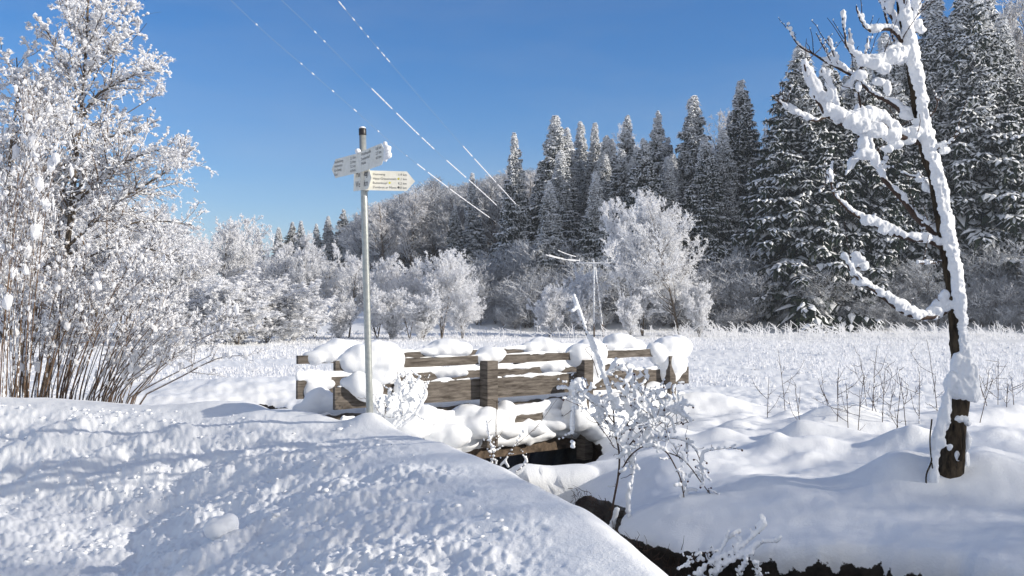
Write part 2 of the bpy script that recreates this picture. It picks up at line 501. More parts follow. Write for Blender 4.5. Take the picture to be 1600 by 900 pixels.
def height(x, y, fine=True):
    x = np.asarray(x, float); y = np.asarray(y, float)
    z = 0.10 * fbm2(x * .06, y * .06, 3, 5) + 0.025 * fbm2(x * .5, y * .5, 3, 8)
    z = z * sstep(2, 14, np.hypot(x, y))
    # right hand bank of snow behind the stream
    rb = sstep(0.3, 2.0, x + (y - 9) * 0.1) * (1 - sstep(11.5, 16.5, y + 0.15 * x))
    z = z + 0.34 * rb
    z = z + rb * (0.05 * noise2(x * .9, y * 1.3, 31) + 0.03 * noise2(x * 2.2, y * 2.6, 33))
    # lumpy ridge of buried plants along its back edge
    rg = np.exp(-((y - 10.6 - .12 * x) / 1.1) ** 2) * sstep(1.6, 3.0, x)
    z = z + rg * (0.10 * np.clip(noise2(x * 2.1, y * 2.1, 40) + .25, 0, 2) + 0.06)
    # drifting waves in the field
    z = z + 0.05 * noise2(x * .35, y * .9, 51) * sstep(14, 18, y)
    # hill under the forest
    e = np.clip(y - forest_edge(x) + 3, 0, 400)
    A = sstep(-75, 70, x) * 25 + 3
    z = z + A * (1 - np.exp(-(e / 42.0) ** 1.25)) + 1.2 * noise2(x * .05, y * .05, 61) * sstep(2, 25, e)
    # hill shoulder to the right of the field, outside the picture
    sh = sstep(62, 120, x) * sstep(-6, 30, y - (62 - .30 * (x - 80)))
    z = z + sh * 24
    # the road bank
    d, side, ext = seg_dist(x, y, CREST)
    cz = ext[..., 0]
    n_l = fbm2(x * 1.1, y * 1.1, 3, 71)
    road = side < 0
    dd = d + 0.0
    prof_r = cz - 0.11 * dd - 0.085 * dd ** 2 * (1 - sstep(2.5, 6, dd) * .5) + 0.06 * n_l * sstep(0.1, 1.2, dd)
    prof_r = np.maximum(prof_r, -0.02)
    gentle = sstep(-1.3, -3.5, x)
    fall = 1.0 * (1 - gentle) + 0.16 * gentle
    dsm = np.sqrt(dd ** 2 + 0.03) - 0.173
    prof_f = cz - fall * dsm - 0.25 * (1 - gentle) * dsm ** 2
    bank_n = 0.022 * noise2(x * .9, y * .9, 77) + .012 * noise2(x * 2.3, y * 2.3, 78)
    cz = cz + bank_n
    prof_r = prof_r + bank_n; prof_f = prof_f + bank_n
    bank = np.where(road, prof_r - 0.0, prof_f)
    zf = z
    inside = road | (prof_f > zf)
    k = 0.06
    hmix = np.clip(0.5 + 0.5 * (bank - zf) / k, 0, 1)
    z_f = zf * (1 - hmix) + bank * hmix + k * hmix * (1 - hmix)
    z = np.where(road, bank, z_f)
    for (mx_, my_, rx, ry, h, an) in MOUNDS:
        ca, sa = math.cos(an), math.sin(an)
        u = ((x - mx_) * ca + (y - my_) * sa) / rx; v = (-(x - mx_) * sa + (y - my_) * ca) / ry
        z = z + h * np.exp(-(u * u + v * v) * 1.2)
    bankmask = np.where(road, 1.0, np.clip(1 - dd / 0.5, 0, 1) * 0.3)
    if fine:
        near = 1 - sstep(14, 24, np.hypot(x, y))
        calm = (.25 * sstep(0.0, .3, dd) + .75 * sstep(0.1, 0.9, dd + 0.35 * n_l)) * road
        # rotate so that the plough lumps are drawn out along the road
        a = x * .55 - y * .83; c = x * .83 + y * .55
        l1 = noise2(a * 3.2, c * 5.0, 81); l2 = noise2(a * 7.5, c * 10, 82); l3 = noise2(a * 17, c * 21, 83); l4 = noise2(x * 38, y * 38, 84)
        lump = 0.026 * l1 + 0.008 * (1 - np.abs(l2) * 2.2) + 0.010 * np.clip(l2, 0, 1) + 0.012 * np.clip(l3 * 1.5, -.3, 1) + 0.006 * l4
        z = z + near * calm * lump * 1.15
        z = z + near * (1 - calm) * (0.006 * noise2(x * 3, y * 3, 85) + 0.0035 * noise2(x * 9, y * 9, 86))
        rbf = (1 - road * 1.0) * near * sstep(0.8, 2.5, x)
        z = z + rbf * (0.012 * noise2(x * 3.5, y * 5, 87) + 0.006 * noise2(x * 10, y * 14, 88))
        z = z + (sstep(13, 16, y) * (1 - sstep(40, 60, y)) * (1 - road)) * (0.035 * noise2(x * 2.2, y * 2.2, 89) + 0.02 * noise2(x * 6, y * 6, 90))
    # the stream bed
    ds, sd_, ex = seg_dist(x, y, STREAM)
    hw = ex[..., 0]
    wob = 0.07 * noise2(x * 2.3, y * 2.3, 91) + 0.03 * noise2(x * 6, y * 6, 92)
    q = ds - hw + wob
    mask = (1 - sstep(-0.26, 0.04, q))
    shoulder = np.where(q > 0, 0.16 * np.exp(-(q / 0.30)), 0.16)
    z = z - shoulder
    zb = -0.62 + 0.03 * noise2(x * 5, y * 5, 93)
    z = np.minimum(z, z * (1 - mask) + zb * mask)
    cov = np.exp(-((((x - .50) * .9 + (y - 9.25) * .25) / .70) ** 4 + ((y - 9.35 + .2 * x) / .50) ** 4))
    z = np.maximum(z, -.62 + .78 * cov + .05 * noise2(x * 3, y * 3, 95) * cov)
    return z


def ground_z(x, y):
    return float(height(np.array([float(x)]), np.array([float(y)]))[0])


r1 = np.exp(np.arange(math.log(1.3), math.log(20), 0.0060))
r2 = np.exp(np.arange(math.log(20.1), math.log(330), 0.013))
r3 = np.exp(np.arange(math.log(340), math.log(2600), 0.12))
rr = np.concatenate([[0.0001, .5, .9], r1, r2, r3])
a_f = np.linspace(R(-40), R(40), 960)
a_c = np.linspace(R(40), R(320), 150)[1:-1]
aa = np.concatenate([a_f, a_c])
NR, NA = len(rr), len(aa)
RR, AA = np.meshgrid(rr, aa, indexing='ij')
X = RR * np.sin(AA); Y = RR * np.cos(AA)
Z = height(X, Y)
# push the lip of the snow out over the stream and mark the bare soil and bridge shade below it
ds, sd_, ex = seg_dist(X, Y, STREAM)
cx, cy = np.zeros_like(X), np.zeros_like(Y)
st = np.asarray(STREAM)
nb = np.hypot(X, Y) < 16
bd = np.full(X.shape, 1e9)
for i in range(len(st)):
    d_ = np.hypot(X - st[i, 0], Y - st[i, 1]); mk = d_ < bd
    bd = np.where(mk, d_, bd); cx = np.where(mk, st[i, 0], cx); cy = np.where(mk, st[i, 1], cy)
dirx, diry = (cx - X) / np.maximum(bd, .01), (cy - Y) / np.maximum(bd, .01)
topw = sstep(-0.08, 0.08, Z) * (1 - sstep(0.0, 0.30, ds - ex[..., 0])) * nb
push = 0.13 * topw * (0.8 + 0.5 * noise2(X * 1.3, Y * 1.3, 101))
X = X + dirx * push; Y = Y + diry * push
en = noise2(X * 2.2, Y * 2.2, 102) * 0.05 + noise2(X * 7, Y * 7, 103) * 0.03
earth_shade = (1 - sstep(0.03, 0.08, Z + en)) * (1 - sstep(0.06, .12, ds - ex[..., 0])) * (np.hypot(X, Y) < 30)  # near-black also stands in for shaded snow under the bridge
cov_ = np.exp(-((((X - .50) * .9 + (Y - 9.25) * .25) / .70) ** 4 + ((Y - 9.35 + .2 * X) / .50) ** 4))
earth_shade = earth_shade * (1 - sstep(.35, .6, cov_))
# fallen snow lying on the bed here and there
G = Geo()
idx = np.arange(NR * NA).reshape(NR, NA)
nxt = np.roll(idx, -1, axis=1)
quads = np.stack([idx[:-1], idx[1:], nxt[1:], nxt[:-1]], -1).reshape(-1, 4)
quads = quads[:, ::-1]
G.add(np.stack([X, Y, Z], -1).reshape(-1, 3), quads)
me = G.mesh('snow_ground', M['ground'], True)
att = me.attributes.new('earth_shade', 'FLOAT', 'POINT'); att.data.foreach_set('value', earth_shade.astype(np.float32).ravel())
tag(link('snow_ground', me), 'snow covered ground with the ploughed bank, field and wooded slope', kind='structure')

# water of the stream: a ribbon
G = Geo()
sp = np.asarray(STREAM)[:, :2]; dd_ = norm(np.gradient(sp, axis=0)); nn = np.stack([-dd_[:, 1], dd_[:, 0]], 1)
L_ = np.concatenate([np.c_[sp + nn * .6, np.full(len(sp), -.575)], np.c_[sp - nn * .6, np.full(len(sp), -.575)]])
k = np.arange(len(sp) - 1); n_ = len(sp)
G.add(L_, np.stack([k, k + n_, k + n_ + 1, k + 1], 1))
tag(G.build('stream_water', M['water']), 'dark water of the narrow stream', kind='structure')


# ------------------------------------------------------------------ generators
def children(P, Rr, rng, n, t0, t1, length, ang, K, up, wob, rr=(0.6, 0.25), out=None):
    "n side branches off the polylines P[N,K0,3]"
    N, K0, _ = P.shape
    plen = np.linalg.norm(np.diff(P, axis=1), axis=2).sum(1)
    pi = rng.choice(N, n, p=plen / plen.sum())
    t_ = t0 + (t1 - t0) * rng.random(n)
    f = t_ * (K0 - 1); i = np.minimum(f.astype(int), K0 - 2); g = (f - i)[:, None]
    p = P[pi, i] * (1 - g) + P[pi, i + 1] * g
    T = norm(P[pi, i + 1] - P[pi, i])
    r0 = (Rr[pi, i] * (1 - g[:, 0]) + Rr[pi, i + 1] * g[:, 0])
    q = rng.normal(size=(n, 3)); q = norm(q - (q * T).sum(1, keepdims=True) * T)
    an = R(ang[0]) + (R(ang[1]) - R(ang[0])) * rng.random(n)[:, None]
    d = norm(T * np.cos(an) + q * np.sin(an) + np.array([0, 0, up]))
    L = length(pi, t_, plen[pi], p, rng) if callable(length) else length * plen[pi] * (1 - .55 * t_) * (0.6 + 0.6 * rng.random(n))
    Q = np.empty((n, K, 3)); Q[:, 0] = p
    for k in range(1, K):
        d = norm(d + rng.normal(size=(n, 3)) * wob + np.array([0, 0, up * .35]))
        Q[:, k] = Q[:, k - 1] + d * (L / (K - 1))[:, None]
    ra = r0 * rr[0]
    Ra = ra[:, None] * np.linspace(1, rr[1], K)[None]
    return Q, Ra


def along(P, n, rng, t0=0.0):
    N, K, _ = P.shape
    t_ = t0 + (1 - t0) * rng.random((N, n)); f = t_ * (K - 1); i = np.minimum(f.astype(int), K - 2); g = (f - i)[..., None]
    r_ = np.arange(N)[:, None]
    pos = P[r_, i] * (1 - g) + P[r_, i + 1] * g
    T = norm(P[r_, i + 1] - P[r_, i])
    return pos.reshape(-1, 3), T.reshape(-1, 3)


def flakes(geo, pos, T, rng, ln, wd, outw=0.8):
    n = len(pos)
    q = rng.normal(size=(n, 3)); q = norm(q - (q * T).sum(1, keepdims=True) * T)
    d = norm(T * 0.6 + q * outw); s = norm(np.cross(d, rng.normal(size=(n, 3))))
    l = ln * (0.5 + rng.random(n))[:, None]; w_ = wd * (0.5 + rng.random(n))[:, None]
    V = np.stack([pos - s * w_ * .5 - d * l * .15, pos + s * w_ * .5 + d * l * .1, pos + d * l], 1)
    geo.add(V.reshape(-1, 3), None, np.arange(n * 3).reshape(-1, 3))


def hoar_tree(seed, H, spread, n1=42, n2=380, n3=2300, flake=(.16, .06), nf=11, trunks=1, base=.12, up=.25, mats=('bark', 'frost'), col_thin='twig_white', lump=0.0, full=0.62):
    rng = np.random.default_rng(seed)
    ft = thing('proto', None, None); ft['_local'] = 1
    P = []
    for k in range(trunks):
        lean = rng.normal(size=2) * (.05 if trunks == 1 else .16) * H
        zs = np.linspace(0, 1, 7)
        pts = np.stack([lean[0] * zs + rng.normal(size=7) * .012 * H * zs, lean[1] * zs + rng.normal(size=7) * .012 * H * zs, H * zs * (1 - .12 * k * rng.random())], 1)
        P.append(pts)
    P = np.array(P); r0 = H * .013 / trunks ** .5
    Rt = np.ones((trunks, 1)) * np.linspace(r0, r0 * .12, 7)[None]
    g = Geo(); tubes(g, P, Rt, 6)

    def len1(pi, t_, pl, p, rng):
        env = np.sin(np.clip((t_ - .02), 0, 1) ** full * math.pi) ** .7 + .12
        return spread * env * (0.65 + .5 * rng.random(len(t_)))
    P1, R1 = children(P, Rt, rng, n1, base, .98, len1, (35, 70), 6, up, .10, (.5, .2))
    tubes(g, P1, R1, 4)
    g.build('trunk', M[mats[0]], ft)
    P2, R2 = children(P1, R1, rng, n2, .15, 1, .55, (25, 60), 4, up * .6, .15, (.7, .3))
    P3, R3 = children(P2, R2, rng, n3, .1, 1, .6, (25, 65), 3, up * .4, .2, (.8, .5))
    # tip sprays of the limbs and trunk too
    g = Geo()
    mr = 0.004 * H ** .5
    tubes(g, P2, np.maximum(R2, mr), 3); tubes(g, P3, np.maximum(R3, mr * .8), 3)
    tw = g.build('crown', M[col_thin], ft)
    g = Geo()
    for PP, c in ((P3, nf), (P2, nf), (P1, nf * 2), (P[:, 4:], 30)):
        pos, T = along(PP, c, rng); flakes(g, pos, T, rng, *flake)
    if lump:
        pos, T = along(P3, 1, rng, .3); k = rng.random(len(pos)) < .5
        lumps(g, pos[k] + [0, 0, lump * .4], lump * (.5 + rng.random(k.sum())), rng, flat=.7)
        pos, T = along(P2, 3, rng); lumps(g, pos + [0, 0, lump * .4], lump * (.5 + .9 * rng.random(len(pos))), rng, flat=.7)
    fr = g.build('frost', M[mats[1]], ft)
    return ft


def spruce(seed, H, Rb, dens=1.0, snow=.75, mats=('bark', 'needles', 'snow')):
    rng = np.random.default_rng(seed)
    ft = thing('proto', None, None); ft['_local'] = 1
    g = Geo()
    zz = np.linspace(0, H, 8); lean = rng.normal(size=2) * .008
    tp = np.stack([lean[0] * zz, lean[1] * zz, zz], 1)
    tubes(g, tp, np.linspace(H * .012, .015, 8), 7)
    g.build('trunk', M[mats[0]], ft)
    B = []
    nb_ = int(300 * dens)
    for k in range(nb_):
        t_ = .05 + .945 * ((k + rng.random()) / nb_) ** .92
        a_ = rng.random() * 6.283
        nz = noise3(np.array([[math.cos(a_) * 1.3 + seed, math.sin(a_) * 1.3, t_ * 9]]), seed)[0]
        L = Rb * (1 - t_) ** .95 * 1.08 * (0.80 + .30 * rng.random() + .42 * nz) + .16
        B.append((t_ * H + rng.normal() * .08, a_, max(L, .15), t_))
    B = np.array(B); n = len(B); K = 6
    s = np.linspace(0, 1, K)[None]
    L = B[:, 2:3]; droop = (.26 + .30 * rng.random((n, 1))) * (1 - .55 * B[:, 3:4])
    lift = (.10 + .45 * B[:, 3:4] ** 2)
    hr = L * s * .98; hz = L * (lift * s - droop * 2.1 * s ** 1.6 * (1 - .42 * s))
    az = B[:, 1:2] + .10 * rng.normal(size=(n, 1)) * s
    P = np.stack([np.cos(az) * hr, np.sin(az) * hr, B[:, 0:1] + hz], -1)
    P[:, :, :2] += (lean * B[:, 0:1])[:, None, :]
    g = Geo(); gs = Geo()
    tubes(g, P, np.maximum(.03 * (1 - s * .8) * L / 2.5, .012), 3)
    # sprays along every branch
    m_ = 10
    ts = np.linspace(.12, 1, m_)
    for j, tt in enumerate(ts):
        f = tt * (K - 1); i = min(int(f), K - 2); gq = f - i
        p = P[:, i] * (1 - gq) + P[:, i + 1] * gq
        T = norm(P[:, i + 1] - P[:, i])
        side = norm(np.cross(T, np.array([0, 0, 1.0])))
        for sg in (-1, 1, 0):
            ln = (L[:, 0] * (.34 * (1 - tt) + .14) * (.6 + .7 * rng.random(n)) + .10)[:, None]
            if sg == 0:
                d = norm(T * .9 + rng.normal(size=(n, 3)) * .15)
            else:
                d = norm(T * .75 + side * sg * .9 + rng.normal(size=(n, 3)) * .18)
            dn = -(.18 + .42 * rng.random((n, 1))) * (1 - .5 * B[:, 3:4])
            q1 = p + d * ln * .55 + np.array([0, 0, 1]) * dn * ln * .35
            q2 = p + d * ln + np.array([0, 0, 1]) * dn * ln * 1.2
            wv = norm(np.cross(d, np.array([0, 0, 1.0]))) * (ln * .20 + .035)
            V = np.stack([p, q1 - wv, q2, q1 + wv], 1)
            g.add(V.reshape(-1, 3), np.arange(n * 4).reshape(-1, 4))
            # a curtain of hanging twigs under the spray
            hang = (ln * .9 + .10) * (.5 + rng.random((n, 1)))
            V = np.stack([p, q1, q1 - np.array([0, 0, 1]) * hang + rng.normal(size=(n, 3)) * .04], 1)
            g.add(V.reshape(-1, 3), None, np.arange(n * 3).reshape(-1, 3))
            kh = rng.random(n) < snow * .8
            if kh.any():
                w0 = q1[kh] - np.array([0, 0, 1]) * hang[kh] * (.15 + .5 * rng.random((int(kh.sum()), 1))) + d[kh] * .04
                flakes(gs, w0, np.tile([[0, 0, -1.0]], (len(w0), 1)), rng, .32, .12, .5)
            # snow on the top of the spray, ragged
            cover = snow * (.55 + .45 * (noise3(p * .9, seed) > -.25))
            kk = rng.random(n) < cover
            mm = int(kk.sum())
            if mm:
                u = np.array([0, 0, 1.0]); a = (.55 + .35 * rng.random((mm, 1)))
                th = (.035 + .05 * rng.random((mm, 1))) * (1 + ln[kk])
                c = (p[kk] * .35 + q2[kk] * .65) * 1.0
                b0 = p[kk] + (q2[kk] - p[kk]) * .10 + u * .02
                b1 = q1[kk] - wv[kk] * a + u * .02; b2 = p[kk] + (q2[kk] - p[kk]) * (.75 + .2 * rng.random((mm, 1))) + u * .015; b3 = q1[kk] + wv[kk] * a + u * .02
                tpv = q1[kk] + u * (th + .03) + rng.normal(size=(mm, 3)) * .03
                V = np.stack([b0, b1, b2, b3, tpv], 1)
                tq = np.array([[0, 4, 1], [1, 4, 2], [2, 4, 3], [3, 4, 0], [0, 1, 2], [0, 2, 3]])
                gs.add(V.reshape(-1, 3), None, (np.arange(mm)[:, None, None] * 5 + tq[None]).reshape(-1, 3))
    # heavier pillows on some branches
    pos, T = along(P, 3, rng, .3); kk = rng.random(len(pos)) < .55 * min(snow, 1.1)
    lumps(gs, pos[kk] + [0, 0, .05], (.10 + .24 * rng.random(kk.sum()) ** 1.5), rng, flat=.45)
    g.build('foliage', M[mats[1]], ft)
    gs.build('snow', M[mats[2]], ft)
    return ft


# ------------------------------------------------------------------ signpost
SP = thing('footpath_signpost', 'tall grey metal signpost with white arrow boards beside the wooden footbridge', 'signpost', (-1.45, 9.0, .6))
b0 = np.array(at(579, 690, 9.0)); b1 = np.array(at(566.5, 207, 9.0))
g = Geo(); tubes(g, np.linspace(b0, b1, 6), np.full(6, .035), 24, cap=True); g.build('pole', M['steel'], SP, True)
ax = norm(b1 - b0)
g = Geo(); tubes(g, np.array([b1 - ax * .03, b1 - ax * .025, b1 + ax * .035, b1 + ax * .04]), np.array([.037, .0385, .0385, .035]), 24, cap=True)
cp = g.build('cap', M['black'], SP, True)
g = Geo(); ellip(g, b1 + ax * .045, (.034, .034, .018)); g.build('snow_cap', M['snow'], cp, True)


def text_mesh(s, size, name):
    c = bpy.data.curves.new(name, 'FONT'); c.body = s; c.size = size; c.resolution_u = 2
    o = bpy.data.objects.new(name, c); COL.objects.link(o)
    dg = bpy.context.evaluated_depsgraph_get()
    me = bpy.data.meshes.new_from_object(o.evaluated_get(dg))
    bpy.data.objects.remove(o)
    return me


def sign_board(name, left, right, h, tip, lines, label, hl, thick=.004, fs=.92, xs=.07):
    "left, right: centre of both ends (world); tip 'l'/'r'; h: height; lines (text, dist, marker)"
    l, r_ = np.array(left, float), np.array(right, float)
    Lw = np.linalg.norm(r_ - l); ex_ = (r_ - l) / Lw; ez = np.array([0, 0, 1.0]); ez = norm(ez - (ez @ ex_) * ex_); ey = np.cross(ez, ex_)
    fn = -1 if ey[1] > 0 else 1           # the face looks at the camera side
    tl = h * .42
    if tip == 'r': out = [(0, -h / 2), (Lw - tl, -h / 2), (Lw, 0), (Lw - tl, h / 2), (0, h / 2)]
    else: out = [(0, 0), (tl, -h / 2), (Lw, -h / 2), (Lw, h / 2), (tl, h / 2)]
    out = np.array(out)
    g = Geo()
    fr = np.array([l + ex_ * a + ez * c + ey * fn * thick / 2 for a, c in out]); bk = np.array([l + ex_ * a + ez * c - ey * fn * thick / 2 for a, c in out])
    n = len(out)
    tr = [(0, i, i + 1) for i in range(1, n - 1)] + [(n, n + i + 1, n + i) for i in range(1, n - 1)]
    qd = [(i, (i + 1) % n, n + (i + 1) % n, n + i) for i in range(n)]
    g.add(np.concatenate([fr, bk]), qd, tr)
    bo = g.build(name, M['sign'], SP); bo['label'] = label
    x0 = tl * .75 if tip == 'l' else xs
    x1 = Lw - tl * 1.0 if tip == 'r' else Lw - .08
    Mx = Matrix(((ex_[0], ez[0], ey[0] * fn, 0), (ex_[1], ez[1], ey[1] * fn, 0), (ex_[2], ez[2], ey[2] * fn, 0), (0, 0, 0, 1)))
    bmv, bmf, cnt = [], [], 0
    gt = Geo(); gy = Geo()

    def put(txt, size, x, y, right_al=False):
        me = text_mesh(txt, size, 't')
        v = np.array([q.co[:] for q in me.vertices]) if len(me.vertices) else np.zeros((0, 3))
        if not len(v): return 0
        wdt = v[:, 0].max()
        if right_al: x = x - wdt
        v3 = l + np.outer(v[:, 0] + x, ex_) + np.outer(v[:, 1] + y, ez) + ey * fn * (thick / 2 + .0015)
        me.calc_loop_triangles()
        tt = np.array([q.vertices[:] for q in me.loop_triangles])
        gt.add(v3, None, tt); bpy.data.meshes.remove(me)
        return wdt
    nl = len(lines); stp = h * .88 / nl
    for i, (a, dist, mk) in enumerate(lines):
        yb = h * .44 - stp * (i + .78)
        wdt = put(a, stp * fs, x0, yb)
        put(dist, stp * fs, x1, yb, True)
        if mk:
            c = l + ex_ * (x0 + wdt + .022) + ez * (yb + stp * .3) + ey * fn * (thick / 2 + .0015)
            ang = np.arange(12) * 2 * math.pi / 12
            vv = np.concatenate([[c], c + .011 * (np.outer(np.cos(ang), ex_) + np.outer(np.sin(ang), ez))])
            (gy if mk == 'y' else gt).add(vv, None, [(0, 1 + k, 1 + (k + 1) % 12) for k in range(12)])
    gt.build('lettering', M['print'], bo)
    if gy.n: gy.build('marker', M['yellow'], bo)
    return bo, l, r_, ex_, ez, ey * fn


B1 = sign_board('arrow_board', at(563, 281.5, 8.93), at(648.5, 283.5, 8.97), .20, 'r',
                [('Heimweg', '1,9 km', None), ('Haus-Grauenstein', '7,1 km', 'y'), ('Buttenkopf', '8,2 km', 'y'), ('Zumbrot ar Moos', '9,0 km', 'k')], 'sunlit white arrow board pointing right', 0, fs=.74, xs=.125)
B2 = sign_board('arrow_board', at(518.5, 265, 9.42), at(562, 254, 8.955), .20, 'l',
                [('Buchenberg', '2,1 km', None), ('Hofstetten', '3,4 km', None), ('Kirchweg', '5,2 km', None), ('Ried', '6,8 km', None)], 'shaded arrow board pointing left', 0)
B3 = sign_board('arrow_board', at(560, 254.6, 8.95), at(603, 238, 8.48), .21, 'r',
                [('Waldkapelle', '0,8 km', None), ('Sonnenhof', '2,5 km', None), ('Mühle', '4,0 km', None), ('', '', None)], 'shaded arrow board with snow on its tip', 0)
B4 = sign_board('arrow_board', at(553, 281.6, 9.22), at(580.5, 277, 8.74), .23, 'r', [('Moorweg', '1,2 km', None), ('Weiher', '3,1 km', None)], 'steeply turned arrow board below the others', 0)
g = Geo()
tipc = np.array(at(601.5, 238, 8.49))
bead(g, np.array([tipc + np.array([.0, 0, .085]), tipc + np.array([.03, -.02, .03]), tipc + np.array([.035, -.02, -.03]), tipc + np.array([.0, 0, -.07])]), [.028, .04, .042, .022])
ellip(g, tipc + np.array([.01, 0, 0]), (.025, .03, .10))
soft(g, 'snow', M['snow'], B3[0], .008, 3, .003, 30)
g = Geo(); ellip(g, np.array(at(559, 236, 8.93)), (.030, .03, .028)); g.build('snow', M['snow'], B3[0], True)
# clamps
for (u, v) in ((573.5, 296), (571, 268), (570, 246)):
    c = np.array(at(u - 3.5, v, 9.0)); g = Geo(); tubes(g, np.array([c - ax * .02, c + ax * .02]), np.array([.039, .039]), 20, cap=True); g.build('clamp', M['steel'], SP, True)

# ------------------------------------------------------------------ footbridge
BR = thing('wooden_footbridge', 'small wooden plank footbridge with snow piled railings crossing the stream', 'footbridge', (0.35, 11.3, 0))
E0 = np.array([-1.899, 9.5]); BD = norm(np.array([.783, .622])); BN = np.array([-.622, .783])


def bp(s, o, z):
    p = E0 + BD * s + BN * o
    return np.array([p[0], p[1], z])


def board(name, s0, s1, o, z0, z1, th, mat, jag=0, rng=np.random.default_rng(5), parent=BR):
    n = max(int((s1 - s0) / .12), 2)
    g = Geo(); ss = np.linspace(s0, s1, n)
    V = []
    for s in ss:
        jt = noise2(np.array([s * 3.1]), np.array([o * 7 + z0 * 13]), 7)[0] * .008
        jb = noise2(np.array([s * 2.3]), np.array([o * 5 + z0 * 17]), 8)[0] * .008
        if jag: jt += (rng.random() - .5) * jag
        bw = noise2(np.array([s * .8]), np.array([z0 * 9]), 9)[0] * .01
        V += [bp(s, o - th / 2 + bw, z0 + jb), bp(s, o + th / 2 + bw, z0 + jb), bp(s, o + th / 2 + bw, z1 + jt), bp(s, o - th / 2 + bw, z1 + jt)]
    q = []
    for i in range(n - 1):
        for k in range(4):
            a = i * 4 + k; c = i * 4 + (k + 1) % 4
            q.append((a, c, c + 4, a + 4))
    q += [(3, 2, 1, 0), (4 * n - 4, 4 * n - 3, 4 * n - 2, 4 * n - 1)]
    g.add(np.array(V), q)
    return g.build(name, mat, parent)


def post(s, o, z0, z1, w_=.15, name='post', mat=None):
    g = Geo()
    V = []
    for z in np.linspace(z0, z1, 6):
        for a, c in ((-1, -1), (1, -1), (1, 1), (-1, 1)):
            V.append(bp(s + a * w_ / 2 * (1 + .03 * math.sin(z * 17 + a)), o + c * w_ / 2, z))
    q = []
    for i in range(5):
        for k in range(4):
            a = i * 4 + k; c = i * 4 + (k + 1) % 4
            q.append((a, c, c + 4, a + 4))
    q += [(3, 2, 1, 0), (20, 21, 22, 23)]
    g.add(np.array(V), q)
    return g.build(name, mat or M['wood'], BR)


W = 1.35
LEN = 5.72
for o, sg, s_off in ((0, -1, 0), (W, 1, .2)):
    a0, a1 = s_off, LEN + s_off * .5
    board('top_rail', a0, a1, o, 1.126, 1.229, .05, M['wood'])
    board('middle_rail', a0, a1, o, .708, .95, .045, M['wood'])
    board('bottom_rail', a0 + .1, a1 - .1, o, .375, .50, .045, M['wood'])
    for k, s in enumerate((.45 + s_off, 1.98 + s_off, 3.55 + s_off, 5.2)):
        if k == 0: continue
        post(s, o + sg * (.115 if o == 0 else .115), .14 if k != 2 else -.16, 1.17 if k in (1,) else 1.13, .155 if k in (1, 2) else .12)
    board('side_beam', -.1, 5.9, o + sg * -.09, -.02, .19, .12, M['wood_wet'], jag=.04)
board('deck', -.2, 6.0, W / 2, .14, .21, W - .30, M['wood_wet'])
rngb = np.random.default_rng(11)


def snow_strip(g, s0, s1, o, z, wd, h, thr=-.6, seed=0, n=None):
    "ragged line of snow lying on a rail"
    n = n or int((s1 - s0) / .022)
    for s in np.linspace(s0, s1, n):
        q = noise2(np.array([s * 2.1 + seed]), np.array([o * 3.3 + z]), 21)[0] + .35 * noise2(np.array([s * 8 + seed]), np.array([z * 4]), 22)[0]
        if q < thr: continue
        hh = h * (.55 + .6 * (q - thr)); ww = wd * (.8 + .3 * noise2(np.array([s * 5 + seed]), np.array([z]), 23)[0])
        v, f = ICO1
        c = bp(s, o, z + hh * .35)
        g.add(v * np.array([ww * .62, ww * .62, hh * .75]) + c, None, f)


# snow on the front railing
g = Geo()
snow_strip(g, 0, LEN, 0, 1.225, .06, .03, -.35, 1)
snow_strip(g, .05, LEN, 0, .945, .06, .045, -.30, 2)
snow_strip(g, .1, 5.6, 0, .495, .10, .11, -.8, 3)
snow_strip(g, .3, 5.8, -.03, .17, .20, .15, -1.2, 4)
snow_strip(g, .3, 5.8, .1, .2, .25, .22, -1.2, 6)
# pillows: (u, v, rx, ry px, depth offset s known from u)


def s_of(u, o=0.0):
    # distance along the bridge whose top rail shows at photo column u
    k = (u - 800) / F
    p = E0 + BN * o
    return (k * p[1] - p[0]) / (BD[0] - k * BD[1])


def pillow(g, u, v, rx, ry, o=0, dz=0, fat=1.0):
    s = s_of(u, o); p = bp(s, o, 0)
    c = np.array(at(u, v, p[1])); k = p[1] / F
    ellip(g, c + [0, 0, dz], (rx * k, max(min(rx, ry) * k, .07) * fat, ry * k))


for a in ((545, 566, 20, 17), (560, 560, 26, 22), (585, 555, 32, 26), (604, 562, 30, 30), (592, 583, 28, 20), (614, 575, 16, 22),
          (754, 562, 15, 11), (766, 555, 24, 15), (778, 552, 14, 11),
          (905, 556, 24, 20), (922, 552, 28, 25), (925, 575, 20, 25), (915, 592, 16, 22),
          (1022, 546, 14, 12), (1045, 545, 28, 22), (1062, 543, 22, 19), (1048, 565, 28, 28), (1044, 582, 22, 20),
          (1030, 556, 16, 14)):
    pillow(g, *a)
soft(g, 'snow_load', M['snow'], BR, .018, 8, .020, 5)['label'] = 'snow pillows on the near railing'
